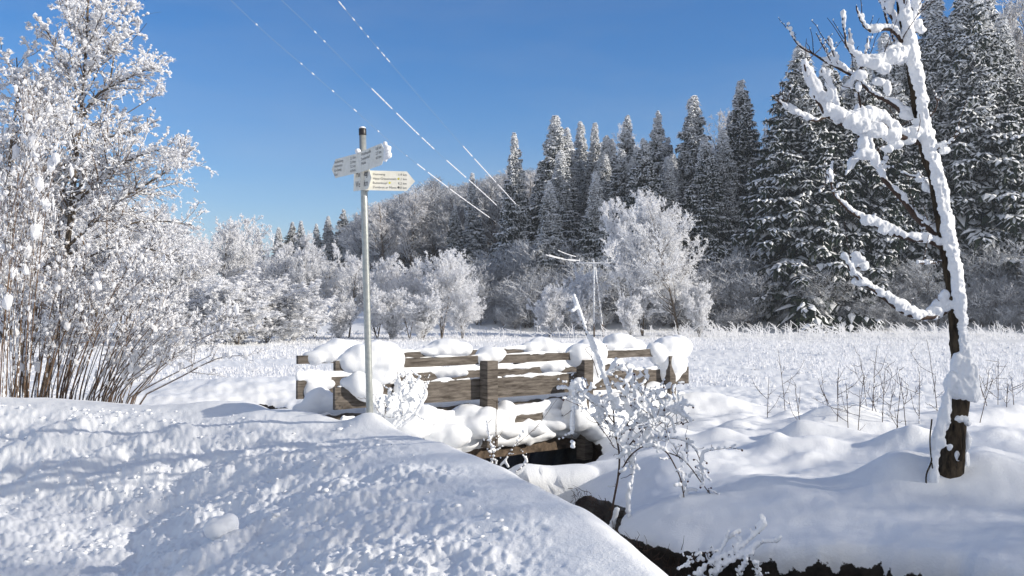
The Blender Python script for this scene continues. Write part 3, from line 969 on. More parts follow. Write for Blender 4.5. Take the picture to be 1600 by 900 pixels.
# loose snow heaped round the foot of the front railing
g = Geo()
for a in ((575, 610, 26, 20), (560, 600, 18, 20), (640, 628, 22, 26), (620, 650, 34, 26), (650, 665, 40, 20), (700, 668, 36, 17), (735, 650, 36, 20), (725, 672, 38, 18), (765, 660, 26, 24), (790, 645, 18, 20), (785, 672, 30, 14),
          (828, 672, 30, 12), (860, 664, 34, 12), (905, 655, 30, 24), (935, 650, 28, 26), (912, 630, 18, 26), (960, 640, 30, 30), (1000, 625, 30, 22), (1020, 612, 24, 16), (860, 645, 20, 6),
          (655, 610, 14, 22), (625, 606, 12, 14), (640, 590, 10, 12), (690, 690, 50, 10), (1000, 660, 40, 30), (975, 690, 26, 22)):
    pillow(g, *a, o=-.06)
for a in ((498, 626, 26, 22, .9), (530, 630, 34, 18, .7), (560, 628, 26, 18, .5), (478, 640, 24, 14, .9), (600, 600, 20, 26, .2), (596, 636, 30, 22, .0), (545, 598, 16, 10, .0)):
    pillow(g, *a[:4], o=a[4])
for a in ((763, 662, 24, 26), (905, 612, 15, 24), (898, 636, 20, 22), (745, 668, 30, 18), (905, 655, 26, 20), (900, 640, 20, 24), (930, 668, 24, 22), (700, 680, 40, 20), (640, 668, 40, 20), (668, 650, 26, 18), (955, 668, 30, 24)):
    pillow(g, *a, o=-.26)
soft(g, 'snow_heap', M['snow'], BR, .024, 10, .022, 5)['label'] = 'loose snow heaped against the near railing'
# snow on the back railing
g = Geo()
snow_strip(g, .2, LEN, W, 1.225, .07, .05, -.5, 11)
snow_strip(g, .2, LEN, W, .945, .07, .10, -.9, 12)
snow_strip(g, .2, LEN, W, .49, .10, .12, -.9, 13)
for a in ((490, 559, 20, 11), (510, 553, 24, 16), (530, 546, 26, 18), (545, 548, 28, 18),
          (662, 550, 20, 8), (695, 544, 30, 18), (715, 546, 26, 14), (680, 548, 26, 12),
          (828, 545, 18, 12), (846, 541, 24, 17), (865, 545, 20, 12), (885, 550, 22, 8),
          (950, 545, 22, 9), (968, 536, 28, 16), (990, 541, 22, 12), (1005, 546, 20, 9),
          (690, 583, 44, 10), (850, 575, 36, 9), (960, 574, 34, 10), (500, 600, 26, 12), (490, 612, 18, 18)):
    pillow(g, *a, o=W)
soft(g, 'snow_load', M['snow'], BR, .02, 8, .020, 5)['label'] = 'snow pillows on the far railing'
# deep snow on the deck
g = Geo()
for s in np.linspace(-.3, 6.2, 60):
    for o in np.linspace(.22, W - .22, 5):
        h = .20 + .09 * noise2(np.array([s * 1.3]), np.array([o * 2]), 33)[0] + .10 * max(0, 1 - s / 1.5) + .08 * max(0, (s - 4.5) / 1.5)
        ellip(g, bp(s, o, .22), (.17, .17, h))
soft(g, 'snow_cover', M['snow'], BR, .035, 6, .012, 4)['label'] = 'deep snow lying on the deck'

# ------------------------------------------------------------------ the snow-laden tree on the right
TR = thing('snowy_tree', 'slender leaning tree with thick snow plastered on trunk and branches right of the footbridge', 'tree', (3.36, 6.9, .3))
TY = 6.9
rt = np.random.default_rng(21)


def pxl(pts, Y0=TY, yoff=0.0, n=None):
    "polyline from photo pixels; third value = depth offset in m"
    P = []
    for p in pts:
        P.append(at(p[0], p[1], Y0 + (p[2] if len(p) > 2 else yoff)))
    P = np.array(P)
    n = n or max(6, int(np.linalg.norm(np.diff(P, axis=0), axis=1).sum() / .03))
    return resample(P, n)


trunk_px = [(1474, 792, .15), (1477, 762, .118), (1485, 725, .10), (1492, 673, .085), (1499, 610, .08), (1498, 560, .056), (1491, 505, .044), (1484, 440, .038), (1473, 370, .036), (1461, 300, .033), (1447, 245, .031), (1436, 200, .029), (1426, 130, .026), (1414, 65, .022), (1404, 5, .018), (1396, -70, .013), (1385, -170, .008)]
tp = np.array([(*at(a, c, TY), r_) for a, c, r_ in trunk_px])
tp = resample(tp, 110)
trR = tp[:, 3] * (1 + .10 * noise2(np.arange(110) * .35, np.zeros(110), 3))
g = Geo(); tubes(g, tp[:, :3], trR, 16, cap=True)
# knobbly bark
v = g.v[0]; c_ = np.repeat(tp[:, :3], 16, 0)
dn = noise3(v * np.array([28, 28, 12]), 5) * .010 + noise3(v * np.array([60, 60, 30]), 6) * .004
g.v[0] = v + norm(v - c_) * dn[:, None]
# root flare and a dead stem at the foot
for (pts, r0) in (([(1464, 690), (1455, 722), (1447, 745), (1450, 775)], .008), ([(1456, 655), (1453, 690), (1457, 730), (1463, 772)], .006), ([(1500, 720), (1506, 700), (1504, 660)], .018)):
    P = pxl(pts, TY - .12); tubes(g, P, np.linspace(r0, r0 * .6, len(P)), 7)
g.build('trunk', M['bark_tree'], TR, True)

BRANCH = [  # points (px), radius at base, at tip, snow thickness px at base / tip, depth drift in m
    ([(1484, 480), (1470, 492), (1440, 497), (1415, 490), (1395, 478), (1370, 458), (1345, 440), (1330, 425), (1318, 402)], .020, .006, 11, 7, -.35),
    ([(1474, 388), (1450, 376), (1422, 374), (1391, 364), (1347, 342), (1311, 315), (1296, 280), (1294, 272)], .018, .005, 12, 6, -.3),
    ([(1474, 378), (1462, 366), (1436, 345), (1413, 315), (1387, 287), (1373, 267), (1356, 222), (1342, 180)], .026, .012, 9, 8, .25),
    ([(1442, 222), (1409, 214), (1364, 192), (1324, 196), (1293, 180), (1275, 151), (1262, 118), (1256, 100)], .028, .006, 16, 6, -.5),
    ([(1293, 182), (1271, 189), (1235, 173), (1207, 151)], .010, .004, 6, 4, -.1),
    ([(1432, 196), (1427, 190), (1400, 166), (1382, 155), (1362, 145), (1335, 120), (1293, 98), (1271, 84), (1249, 72), (1231, 40)], .022, .004, 12, 4, .4),
    ([(1424, 95), (1400, 92), (1382, 97), (1351, 95), (1329, 82), (1320, 58), (1316, 22)], .016, .005, 13, 6, -.3),
    ([(1417, 75), (1391, 46), (1364, 49), (1347, 36), (1338, 9)], .016, .005, 9, 4, -.2),
    ([(1418, 78), (1402, 50), (1392, 25), (1372, -5), (1365, -60)], .018, .006, 9, 6, .2),
    ([(1416, 62), (1427, 30), (1436, 0), (1444, -45), (1452, -110)], .020, .008, 12, 8, .15),
    ([(1410, 30), (1413, 5), (1408, -40), (1424, -90)], .012, .005, 9, 6, -.25),
    ([(1465, 232), (1480, 226), (1502, 206)], .009, .004, 6, 5, -.2),
    ([(1450, 185), (1463, 170), (1464, 153)], .008, .003, 5, 3, -.1),
    ([(1459, 312), (1450, 295), (1440, 282), (1422, 276), (1408, 270)], .010, .003, 6, 3, .3),
    ([(1473, 408), (1455, 411), (1432, 411)], .008, .004, 4, 4, -.2),
    ([(1364, 195), (1345, 165), (1342, 130), (1352, 85), (1355, 60)], .010, .004, 5, 4, -.1),
    ([(1352, 95), (1342, 110), (1330, 128), (1318, 140)], .010, .004, 8, 5, .1),
    ([(1311, 185), (1300, 150), (1290, 125), (1283, 110)], .008, .003, 8, 4, -.2),
    ([(1342, 205), (1342, 240), (1330, 258), (1320, 275)], .010, .004, 8, 3, -.1),
    ([(1375, 262), (1385, 248), (1380, 262), (1395, 262)], .006, .003, 3, 2, .1),
    ([(1281, 300), (1296, 275), (1300, 255)], .004, .003, 4, 3, 0),
    ([(1300, 98), (1290, 80), (1275, 52)], .006, .003, 5, 3, .1),
    ([(1310, 100), (1300, 80), (1293, 60)], .006, .003, 6, 4, -.1),
    ([(1340, 100), (1330, 75), (1326, 50)], .006, .003, 6, 4, -.1),
    ([(1347, 420), (1330, 415), (1340, 412), (1336, 405)], .006, .003, 8, 7, -.1),
    ([(1400, 70), (1385, 30), (1383, 0), (1380, -30)], .009, .004, 6, 4, .1),
]
gb = Geo(); gsn = Geo()
for (pts, ra, rb_, sa, sb, dr) in BRANCH:
    n_ = len(pts)
    P = pxl([(p[0], p[1], dr * i / (n_ - 1)) for i, p in enumerate(pts)])
    m_ = len(P); tt = np.linspace(0, 1, m_)
    P = P + rt.normal(size=(1, 3)) * .0 + np.stack([noise2(tt * 14, np.full(m_, dr * 9 + i), 4) * .008 for i in range(3)], 1)
    tubes(gb, P, ra + (rb_ - ra) * tt, 7)
    # snow rides on the upper side
    px = TY / F
    qn = noise2(tt * m_ * .05 + sa, np.full(m_, ra * 900), 12) * .9 + noise2(tt * m_ * .16, np.full(m_, rb_ * 900), 13) * .45
    th = (sa + (sb - sa) * tt) * px * .80 * np.clip(.95 + 1.1 * qn, .22, 2.2)
    th = np.maximum(th, .006)
    bead(gsn, P + np.stack([0.25 * th, 0 * th, (ra + (rb_ - ra) * tt) * .5 + th * .55], 1), th)
    # little snowy spurs
    for k in range(int(m_ * .03 * 8) + 1):
        i = rt.integers(2, m_ - 1); L = .05 + .32 * rt.random() ** 2
        d = norm(np.array([rt.normal() * .6, rt.normal() * .6, .5 + rt.random()]))
        Q = P[i] + np.outer(np.linspace(0, 1, 5), d * L) + rt.normal(size=(5, 3)) * .004
        tubes(gb, Q, np.linspace(.004, .002, 5), 5)
        if rt.random() < .75:
            bead(gsn, Q[1:] + [.003, 0, .003], np.linspace(.011, .007, 4))
# snow on the trunk, windward (right) side
for i in range(14, 110):
    v_px = np.interp(i, np.arange(0, 110), np.interp(np.linspace(0, 16, 110), range(17), [p[1] for p in trunk_px]))
    if 485 < v_px < 545 and False: continue
    r_ = trR[i]; c = tp[i, :3]
    if v_px > 630: continue
    th = .045 + .012 * noise2(np.array([i * .21]), np.array([0.]), 14)[0] + .012 * noise2(np.array([i * .6]), np.array([3.]), 15)[0]
    if 505 < v_px < 560: th *= .55
    off = r_ * .62
    for dx_, dy in ((.85, -.35), (.95, .35), (.30, -1.15), (-.15, -1.1)):
        if dy < -.9 and noise2(np.array([i * .17]), np.array([5. + dx_ * 9]), 16)[0] < (-.5 if dx_ > 0 else .05): continue
        gsn.add(ICO1[0] * (th * 1.12) + (c + [r_ * dx_ + .018, dy * r_ * 1.1 - .008, 0]), None, ICO1[1])
# big lumps: (u, v, rx, ry px, depth offset)
for (u, v, a, c, dy) in ((1509, 584, 23, 34, -.05), (1502, 603, 24, 26, -.06), (1512, 600, 18, 28, -.06), (1496, 568, 12, 20, -.06), (1487, 600, 13, 22, -.08), (1480, 628, 9, 24, -.10), (1475, 652, 9, 26, -.10), (1470, 668, 10, 22, -.11), (1464, 690, 9, 30, -.10), (1460, 715, 8, 24, -.11), (1458, 740, 9, 26, -.10), (1474, 690, 7, 9, -.13), (1483, 700, 5, 7, -.13), (1503, 655, 14, 7, -.08), (1512, 662, 7, 6, -.08), (1509, 690, 9, 18, -.02), (1508, 720, 9, 22, .02), (1504, 745, 12, 18, .0), (1496, 712, 4, 9, -.09), 
                         (1470, 478, 16, 14, .0), (1462, 486, 18, 12, -.03), (1450, 492, 20, 9, -.05), (1475, 466, 8, 14, 0),
                         (1351, 95, 14, 10, -.2), (1366, 98, 18, 11, -.2), (1380, 106, 12, 10, -.15), (1345, 118, 10, 9, -.2), (1372, 128, 12, 8, -.1), (1386, 138, 7, 16, -.1), (1342, 136, 6, 10, -.1),
                         (1345, 196, 16, 13, -.3), (1368, 204, 20, 14, -.25), (1392, 211, 20, 13, -.15), (1415, 218, 18, 9, -.05), (1400, 226, 16, 8, -.1), (1350, 222, 10, 14, -.25), (1353, 240, 15, 11, -.25), (1366, 248, 8, 14, -.2), (1308, 176, 14, 13, -.3), (1330, 190, 14, 12, -.3), (1296, 150, 8, 12, -.4), (1385, 232, 12, 6, -.15),
                         (1476, 234, 9, 9, 0), (1440, 46, 8, 8, 0), (1425, 172, 20, 6, .02), (1418, 180, 14, 8, .02), (1450, 290, 8, 14, .1), (1440, 280, 14, 5, .15),
                         (1440, 375, 18, 7, -.05), (1380, 360, 10, 7, -.15), (1355, 345, 12, 9, -.2), (1462, 358, 14, 10, .05), (1342, 440, 14, 9, -.25), (1330, 418, 6, 8, -.3), (1400, 472, 12, 8, -.2), (1430, 492, 18, 7, -.1),
                         (1413, 20, 10, 18, 0), (1430, 10, 10, 22, .1), (1425, 45, 9, 14, .05), (1404, 88, 12, 14, -.02), (1432, 40, 10, 10, 0), (1391, 10, 8, 14, 0)):
    k = TY / F
    ellip(gsn, at(u, v, TY + dy), (a * k * .9, min(a, c) * k * .85, c * k * .92))
gb.build('branches', M['twig_dark'], TR, True)
soft(gsn, 'snow', M['snow'], TR, .008, 2, .014, 26)

# ------------------------------------------------------------------ berry bush hung with snow in front of the bridge
BU = thing('berry_bush', 'arching thorny bush loaded with snow and dark berries before the footbridge', 'bush', (.9, 7.4, -.1))
BY = 7.4
gb = Geo(); gsn = Geo(); gbe = Geo()
rb2 = np.random.default_rng(77)


def stem(pts, r0, r1, snow, dr=0.0, cover=.7, spurs=0, Y0=BY, gb_=None, gs_=None, spur_len=.10, ber=0.0):
    n_ = len(pts)
    P = pxl([(p[0], p[1], dr * i / (n_ - 1) + (p[2] if len(p) > 2 else 0)) for i, p in enumerate(pts)], Y0)
    m_ = len(P); tt = np.linspace(0, 1, m_)
    sd0 = rb2.random() * 50
    P = P + np.stack([noise2(tt * m_ * .12, np.full(m_, sd0 + i), 4) * .008 for i in range(3)], 1)
    tubes(gb_ or gb, P, r0 + (r1 - r0) * tt, 6)
    if snow:
        q = noise2(tt * m_ * .09 + sd0, np.full(m_, 2.), 31) + .4 * noise2(tt * m_ * .3 + sd0, np.full(m_, 7.), 32)
        thr = .9 - 1.5 * cover
        th = snow * (.95 + .8 * np.clip(q - thr, 0, 1))
        kk = q > thr
        if kk.sum() > 1: bead(gs_ or gsn, (P + np.stack([th * .2, -th * .1, th * .5], 1))[kk], th[kk])
    for k in range(spurs):
        i = rb2.integers(1, m_); L = spur_len * (.4 + rb2.random())
        d = norm(norm(P[min(i + 1, m_ - 1)] - P[i - 1]) * .5 + rb2.normal(size=3) * .7 + [0, 0, .35])
        Q = P[i] + np.outer(np.linspace(0, 1, 5), d * L) + rb2.normal(size=(5, 3)) * .005
        tubes(gb_ or gb, Q, np.linspace(.003, .0015, 5), 4)
        if rb2.random() < .8:
            th_ = snow * (.6 + .7 * rb2.random())
            bead(gs_ or gsn, Q[1:] + [0, 0, th_ * .4], np.full(4, max(th_, .007)))
        if rb2.random() < ber * .4:
            lumps(gbe, [Q[-1] + [0, 0, -.008]], [.008 + .003 * rb2.random()], rb2, 'ico', .1)
    return P


stem([(953, 830), (958, 790), (965, 745), (968, 715), (962, 680), (958, 640), (952, 600)], .010, .006, .010, .05, .25, 6, ber=.3)
stem([(962, 800), (956, 820), (948, 850)], .008, .008, .022, 0, 1.0, 0)
stem([(958, 640), (948, 600), (935, 565), (920, 530), (905, 490), (897, 468)], .008, .006, .017, -.1, 1.0, 10, spur_len=.05)
stem([(935, 590), (925, 560), (915, 545), (930, 540)], .003, .002, .0, .1, 0, 2)
stem([(965, 745), (985, 712), (1010, 697), (1040, 705), (1058, 735), (1068, 770), (1072, 822)], .007, .004, .016, -.25, .45, 22, ber=.5)
stem([(1065, 755), (1072, 780), (1076, 800), (1068, 824)], .004, .003, .022, -.25, 1.0, 6)
stem([(1040, 705), (1068, 718), (1095, 752), (1118, 785), (1128, 815), (1132, 850)], .005, .003, .015, -.35, .5, 20, ber=.5)
stem([(1118, 785), (1126, 810), (1130, 830), (1135, 856)], .003, .003, .018, -.3, 1.0, 6)
stem([(968, 715), (985, 680), (1000, 640), (1010, 600), (1012, 585)], .006, .003, .016, .05, .6, 22, ber=.6)
stem([(965, 690), (985, 650), (975, 610), (985, 585)], .005, .003, .018, -.1, .7, 20, ber=.6)
stem([(968, 715), (1000, 675), (1030, 650), (1060, 640), (1075, 660)], .006, .003, .017, .1, .7, 24, ber=.6)
stem([(968, 715), (1010, 690), (1050, 685), (1085, 700), (1100, 740)], .005, .003, .016, .2, .7, 22, ber=.6)
stem([(962, 680), (940, 650), (915, 620), (895, 600), (900, 640)], .005, .003, .019, .0, .8, 22, ber=.4)
stem([(958, 660), (935, 630), (905, 612), (895, 650), (893, 690)], .005, .003, .017, .1, .7, 16, ber=.4)
stem([(960, 700), (940, 670), (915, 640), (885, 625)], .004, .002, .012, -.1, .5, 8, ber=.2)
stem([(985, 650), (1010, 620), (1040, 610)], .004, .002, .017, .1, .8, 12, ber=.5)
stem([(1000, 700), (1020, 660), (1015, 630)], .004, .002, .019, -.1, .8, 14, ber=.5)
stem([(975, 700), (990, 725), (985, 760), (980, 790), (985, 830)], .003, .002, .016, -.1, .9, 16, ber=.2)
stem([(1020, 697), (1040, 670), (1070, 655)], .003, .002, .010, .1, .5, 6, ber=.3)
stem([(940, 590), (965, 575), (985, 590), (990, 620)], .004, .002, .018, .1, .8, 12, ber=.5)
stem([(1005, 650), (990, 630), (970, 640), (955, 625)], .004, .002, .019, -.05, .8, 12, ber=.5)
for _ in range(24):
    u = 1005 + rb2.normal() * 40; v = 650 + rb2.normal() * 32 + (u - 1005) * .35
    stem([(u, v), (u + rb2.normal() * 14, v - 16 - 10 * rb2.random()), (u + rb2.normal() * 22, v - 34 * rb2.random())], .003, .002, .015, rb2.normal() * .1, .75, 3, Y0=BY + rb2.normal() * .15, ber=.35)
gb.build('stems', M['twig_dark'], BU, True)
soft(gsn, 'snow', M['snow'], BU, .008, 2, .004, 30)
gbe.build('berries', M['berry'], BU)

# branch of snow over the stream, bottom of the picture
TWB = thing('fallen_twigs', 'thick frosted twigs reaching up from the dark stream bank at the bottom edge', 'twigs', (1.3, 5.6, -.45))
gb = Geo(); gsn = Geo()
for a in (([(1060, 915), (1100, 885), (1150, 860), (1180, 835), (1192, 822)], .016, 0), ([(1110, 895), (1160, 868), (1185, 850), (1212, 847)], .015, -.1), ([(1090, 900), (1120, 870), (1135, 845), (1152, 833)], .014, .1),
          ([(1060, 890), (1080, 880), (1110, 875), (1140, 872)], .011, .1), ([(1075, 878), (1090, 866), (1115, 862), (1122, 865)], .010, .15), ([(1150, 915), (1160, 890), (1165, 875)], .011, -.1), ([(1185, 915), (1186, 895), (1178, 880)], .012, -.1),
          ([(1100, 915), (1120, 895), (1135, 880)], .012, 0), ([(1150, 850), (1148, 862)], .009, 0)):
    stem(a[0], .005, .003, a[1], a[2], 1.0, 8, Y0=5.6, gb_=gb, gs_=gsn, spur_len=.05)
gb.build('stems', M['twig_dark'], TWB, True)
soft(gsn, 'snow', M['snow'], TWB, .006, 2, .003, 30)


def small_plant(name, label, cat, base, stems, group=None, snow=.012, Y0=7):
    th_ = thing(name, label, cat, base, group)
    gb = Geo(); gsn = Geo()
    for (pts, r0, cov, sp_) in stems:
        stem(pts, r0, r0 * .5, snow, 0, cov, sp_, Y0=Y0, gb_=gb, gs_=gsn, spur_len=.12)
    gb.build('stems', M['twig_dark'], th_, True)
    if gsn.n: soft(gsn, 'snow', M['snow'], th_, .007, 2, .003, 30)
    return th_


small_plant('frosted_twig', 'bare frosted twigs standing before the middle of the near railing', 'twigs', at(775, 735, 8.6),
            [([(772, 735), (774, 700), (775, 660), (776, 625)], .006, .2, 5), ([(778, 730), (800, 700), (835, 670), (870, 625)], .003, .2, 2), ([(775, 725), (765, 690), (760, 660)], .003, .9, 6),
             ([(782, 728), (792, 715), (818, 675)], .004, .9, 2), ([(806, 738), (822, 722), (816, 712)], .004, 1, 4), ([(760, 740), (770, 715), (765, 690)], .004, 1, 8)], Y0=8.6)
small_plant('snowy_weed', 'snow covered weeds leaning on the left end of the near railing beside the pole', 'weeds', at(610, 665, 9.3),
            [([(600, 668), (603, 635), (610, 610)], .004, .5, 10), ([(612, 668), (630, 630), (655, 590)], .003, .9, 12), ([(606, 668), (590, 640), (578, 622)], .003, .6, 8), ([(618, 668), (640, 640), (640, 600)], .004, 1, 14), ([(625, 668), (650, 645), (668, 600)], .003, 1, 12), ([(632, 660), (625, 620), (622, 590)], .003, .9, 10)], Y0=9.25, snow=.015)

# dry weed stalks on the right bank
rw = np.random.default_rng(31)
stalks = [(1228, 628, 545), (1198, 640, 590), (1355, 636, 560), (1362, 636, 540), (1378, 640, 575), (1308, 640, 575), (1400, 638, 590), (1418, 650, 572), (1436, 655, 585), (1465, 636, 530), (1390, 650, 600), (1340, 655, 590), (1325, 668, 600), (1250, 650, 600), (1545, 640, 580), (1560, 640, 560), (1585, 640, 590), (1572, 650, 600), (1530, 636, 590), (1300, 640, 600), (1372, 668, 610)]
ORD = 'first second third fourth fifth sixth seventh eighth ninth tenth eleventh twelfth thirteenth fourteenth fifteenth sixteenth seventeenth eighteenth nineteenth twentieth twenty-first'.split()
stalks.sort()
for i, (u, vb, vt) in enumerate(stalks):
    Yd = 9.5 + 2.2 * rw.random()
    b_ = at(u, vb, Yd); zg = ground_z(b_[0], b_[1])
    vb2 = 488 + (CAMZ - zg + .06) / Yd * F
    lean = rw.normal() * 14
    st_ = [([(u, vb2), (u + lean * .4, (vb2 + vt) / 2), (u + lean, vt)], .0045, .25, 4)]
    for k in range(2):
        y0 = vb2 + (vt - vb2) * (.2 + .5 * rw.random()); dx = rw.normal() * 16
        st_.append(([(u + lean * .3, y0), (u + lean * .3 + dx, y0 - 14), (u + lean * .3 + dx * 1.7, y0 - 30 - 10 * rw.random())], .003, .3, 2))
    small_plant('weed_stalk', 'bare weed stalk on the right bank, %s from the left' % ORD[i], 'weed', (b_[0], b_[1], zg), st_, 'weed stalks behind the leaning tree', snow=.009, Y0=Yd)

# one big clod on the bank and the loose crumbs around it
cb = at(345, 738, 5.9); cz_ = ground_z(cb[0], cb[1])
g = Geo(); rc = np.random.default_rng(4)
ellip(g, (cb[0], cb[1], cz_ + .06), (.115, .10, .085)); ellip(g, (cb[0] + .04, cb[1] + .01, cz_ + .085), (.08, .08, .07)); ellip(g, (cb[0] - .05, cb[1] + .04, cz_ + .09), (.06, .06, .045))
tag(soft(g, 'snow_clod', M['snow'], None, .012, 2, .012, 13), 'large rounded clod of snow lying on the ploughed bank', 'snow clod')
cb2 = at(770, 866, 3.9); cz2 = ground_z(cb2[0], cb2[1])
g = Geo(); ellip(g, (cb2[0], cb2[1], cz2 + .012), (.034, .03, .03))
tag(soft(g, 'snow_clod', M['snow'], None, .006, 1, .004, 30), 'small fist sized clod of snow near the lower edge of the bank', 'snow clod')
g = Geo()
n_ = 2600
cr = np.asarray(CREST)
px_ = rc.uniform(-7.5, 1.0, n_ * 4); py_ = rc.uniform(2.2, 12, n_ * 4)
d_, s_, _e = seg_dist(px_, py_, CREST)
dens_ = noise2(px_ * .8, py_ * .8, 44) + .25
kk = (s_ < 0) & (d_ > .2) & (d_ < 5) & (rc.random(n_ * 4) < np.clip(dens_, .05, 1))
px_, py_ = px_[kk][:n_], py_[kk][:n_]
rad = .004 + .026 * rc.random(len(px_)) ** 3.5
pz_ = height(px_, py_)
lumps(g, np.stack([px_, py_, pz_ + rad * .05], 1), np.stack([rad * (.8 + .6 * rc.random(len(rad))), rad * (.8 + .5 * rc.random(len(rad))), rad * .8], 1), rc, 'ico', .28, .8)
tag(g.build('snow_crumbs', M['snow'], None, True), 'loose crumbs of snow scattered over the ploughed bank', 'snow crumbs', kind='stuff')

# dark roots and dead grass hanging in the cut of the stream bank
g = Geo(); rg_ = np.random.default_rng(55)
sp_ = np.asarray(STREAM)
for k in range(900):
    i = rg_.integers(18, 62); p = sp_[i, :2]; d = norm(sp_[min(i + 1, 69), :2] - sp_[i - 1, :2]); nrm = np.array([-d[1], d[0]])
    if nrm[1] < 0: nrm = -nrm
    a = p + nrm * (sp_[i, 2] - .02 + .05 * rg_.random()) + d * rg_.normal() * .05
    z0 = -.25 + .27 * rg_.random(); L = .05 + .13 * rg_.random()
    e = np.array([-nrm[0] * .5, -nrm[1] * .5, rg_.normal() * .7]) + rg_.normal(size=3) * .5
    q = np.array([a[0], a[1], z0]); Q = q + np.outer(np.linspace(0, 1, 4), norm(e) * L) + rg_.normal(size=(4, 3)) * .008
    tubes(g, Q, np.linspace(.004, .001, 4), 3)
tag(g.build('dead_grass', M['twig_dark'], None), 'dark roots and dead grass hanging in the cut stream bank', 'grass', kind='stuff')

# ------------------------------------------------------------------ frosted grass of the field
g = Geo(); rg_ = np.random.default_rng(66)
n_ = 25000
yy = 15.5 + (77 - 15.5) * rg_.random(n_) ** 1.15
xx = (rg_.random(n_) * 2 - 1) * (yy * .66 + 2)
den = noise2(xx * .22, yy * .12, 70) + .5 * noise2(xx * .8, yy * .5, 71)
kk = (rg_.random(n_) < np.clip(.45 + den * 1.3, .03, 1)) & (yy < forest_edge(xx) - 1) & ~((yy < 20) & (den < .15)) & ~((yy < 24) & (np.abs(xx + 5) < 5) & (den < .3))
xx, yy = xx[kk], yy[kk]; zz = height(xx, yy)
for b_ in range(6):
    n = len(xx)
    h = (.07 + .17 * rg_.random(n)) * (1 + .3 * noise2(xx * .3, yy * .3, 72)) * (.75 + .25 * sstep(18, 34, yy))
    a = rg_.random(n) * 6.28; ln = h * (.2 + 1.1 * rg_.random(n) ** 1.5)
    ox, oy = np.cos(a), np.sin(a)
    w_ = .0035 + .006 * yy / 30
    bx, by = xx + rg_.normal(size=n) * .08, yy + rg_.normal(size=n) * .08
    p0 = np.stack([bx - oy * w_, by + ox * w_, zz - .02], 1); p1 = np.stack([bx + oy * w_, by - ox * w_, zz - .02], 1)
    p2 = np.stack([bx + ox * ln * .45 + oy * w_, by + oy * ln * .45 - ox * w_, zz + h * .75], 1); p3 = np.stack([bx + ox * ln * .45 - oy * w_, by + oy * ln * .45 + ox * w_, zz + h * .75], 1)
    p4 = np.stack([bx + ox * ln * 1.1, by + oy * ln * 1.1, zz + h * (.8 + .2 * rg_.random(n))], 1)
    V = np.stack([p0, p1, p2, p3, p4], 1).reshape(-1, 3); k0 = np.arange(n)[:, None] * 5
    g.add(V, k0 + np.array([[0, 1, 2, 3]]), k0 + np.array([[3, 2, 4]]))
kq = rg_.random(len(xx)) < .8
lr = (.012 + .03 * rg_.random(kq.sum())) * (.8 + yy[kq] / 50)
lumps(g, np.stack([xx[kq] + rg_.normal(size=kq.sum()) * .2, yy[kq] + rg_.normal(size=kq.sum()) * .2, zz[kq] + .02], 1), np.stack([lr * 1.6, lr * 1.6, lr], 1), rg_, 'oct', .4)
tag(g.build('frosted_grass', M['frost'], None), 'white frosted grass covering the field', 'grass', kind='stuff')
# taller reeds along the far edge of the field
g = Geo(); n = 900
u_ = np.concatenate([rg_.uniform(1060, 1600, 700), rg_.uniform(150, 1060, 200)]); yy = rg_.uniform(58, 75, n); xx = (u_ - 800) / F * yy
xx += noise2(u_ * .05, yy * 0, 3) * 2
zz = height(xx, yy); h = .35 + .75 * rg_.random(n) ** 2.2
P = np.stack([np.stack([xx, yy, zz], 1), np.stack([xx + rg_.normal(size=n) * .08, yy, zz + h * .6], 1), np.stack([xx + rg_.normal(size=n) * .3 - .15, yy, zz + h], 1)], 1)
tubes(g, P, np.stack([np.full(n, .018), np.full(n, .03), np.full(n, .02)], 1), 3)
tag(g.build('reeds', M['frost'], None), 'tall frosted reeds at the far edge of the field', 'reeds', kind='stuff')

# ------------------------------------------------------------------ big frosted tree on the left
rl = np.random.default_rng(91)


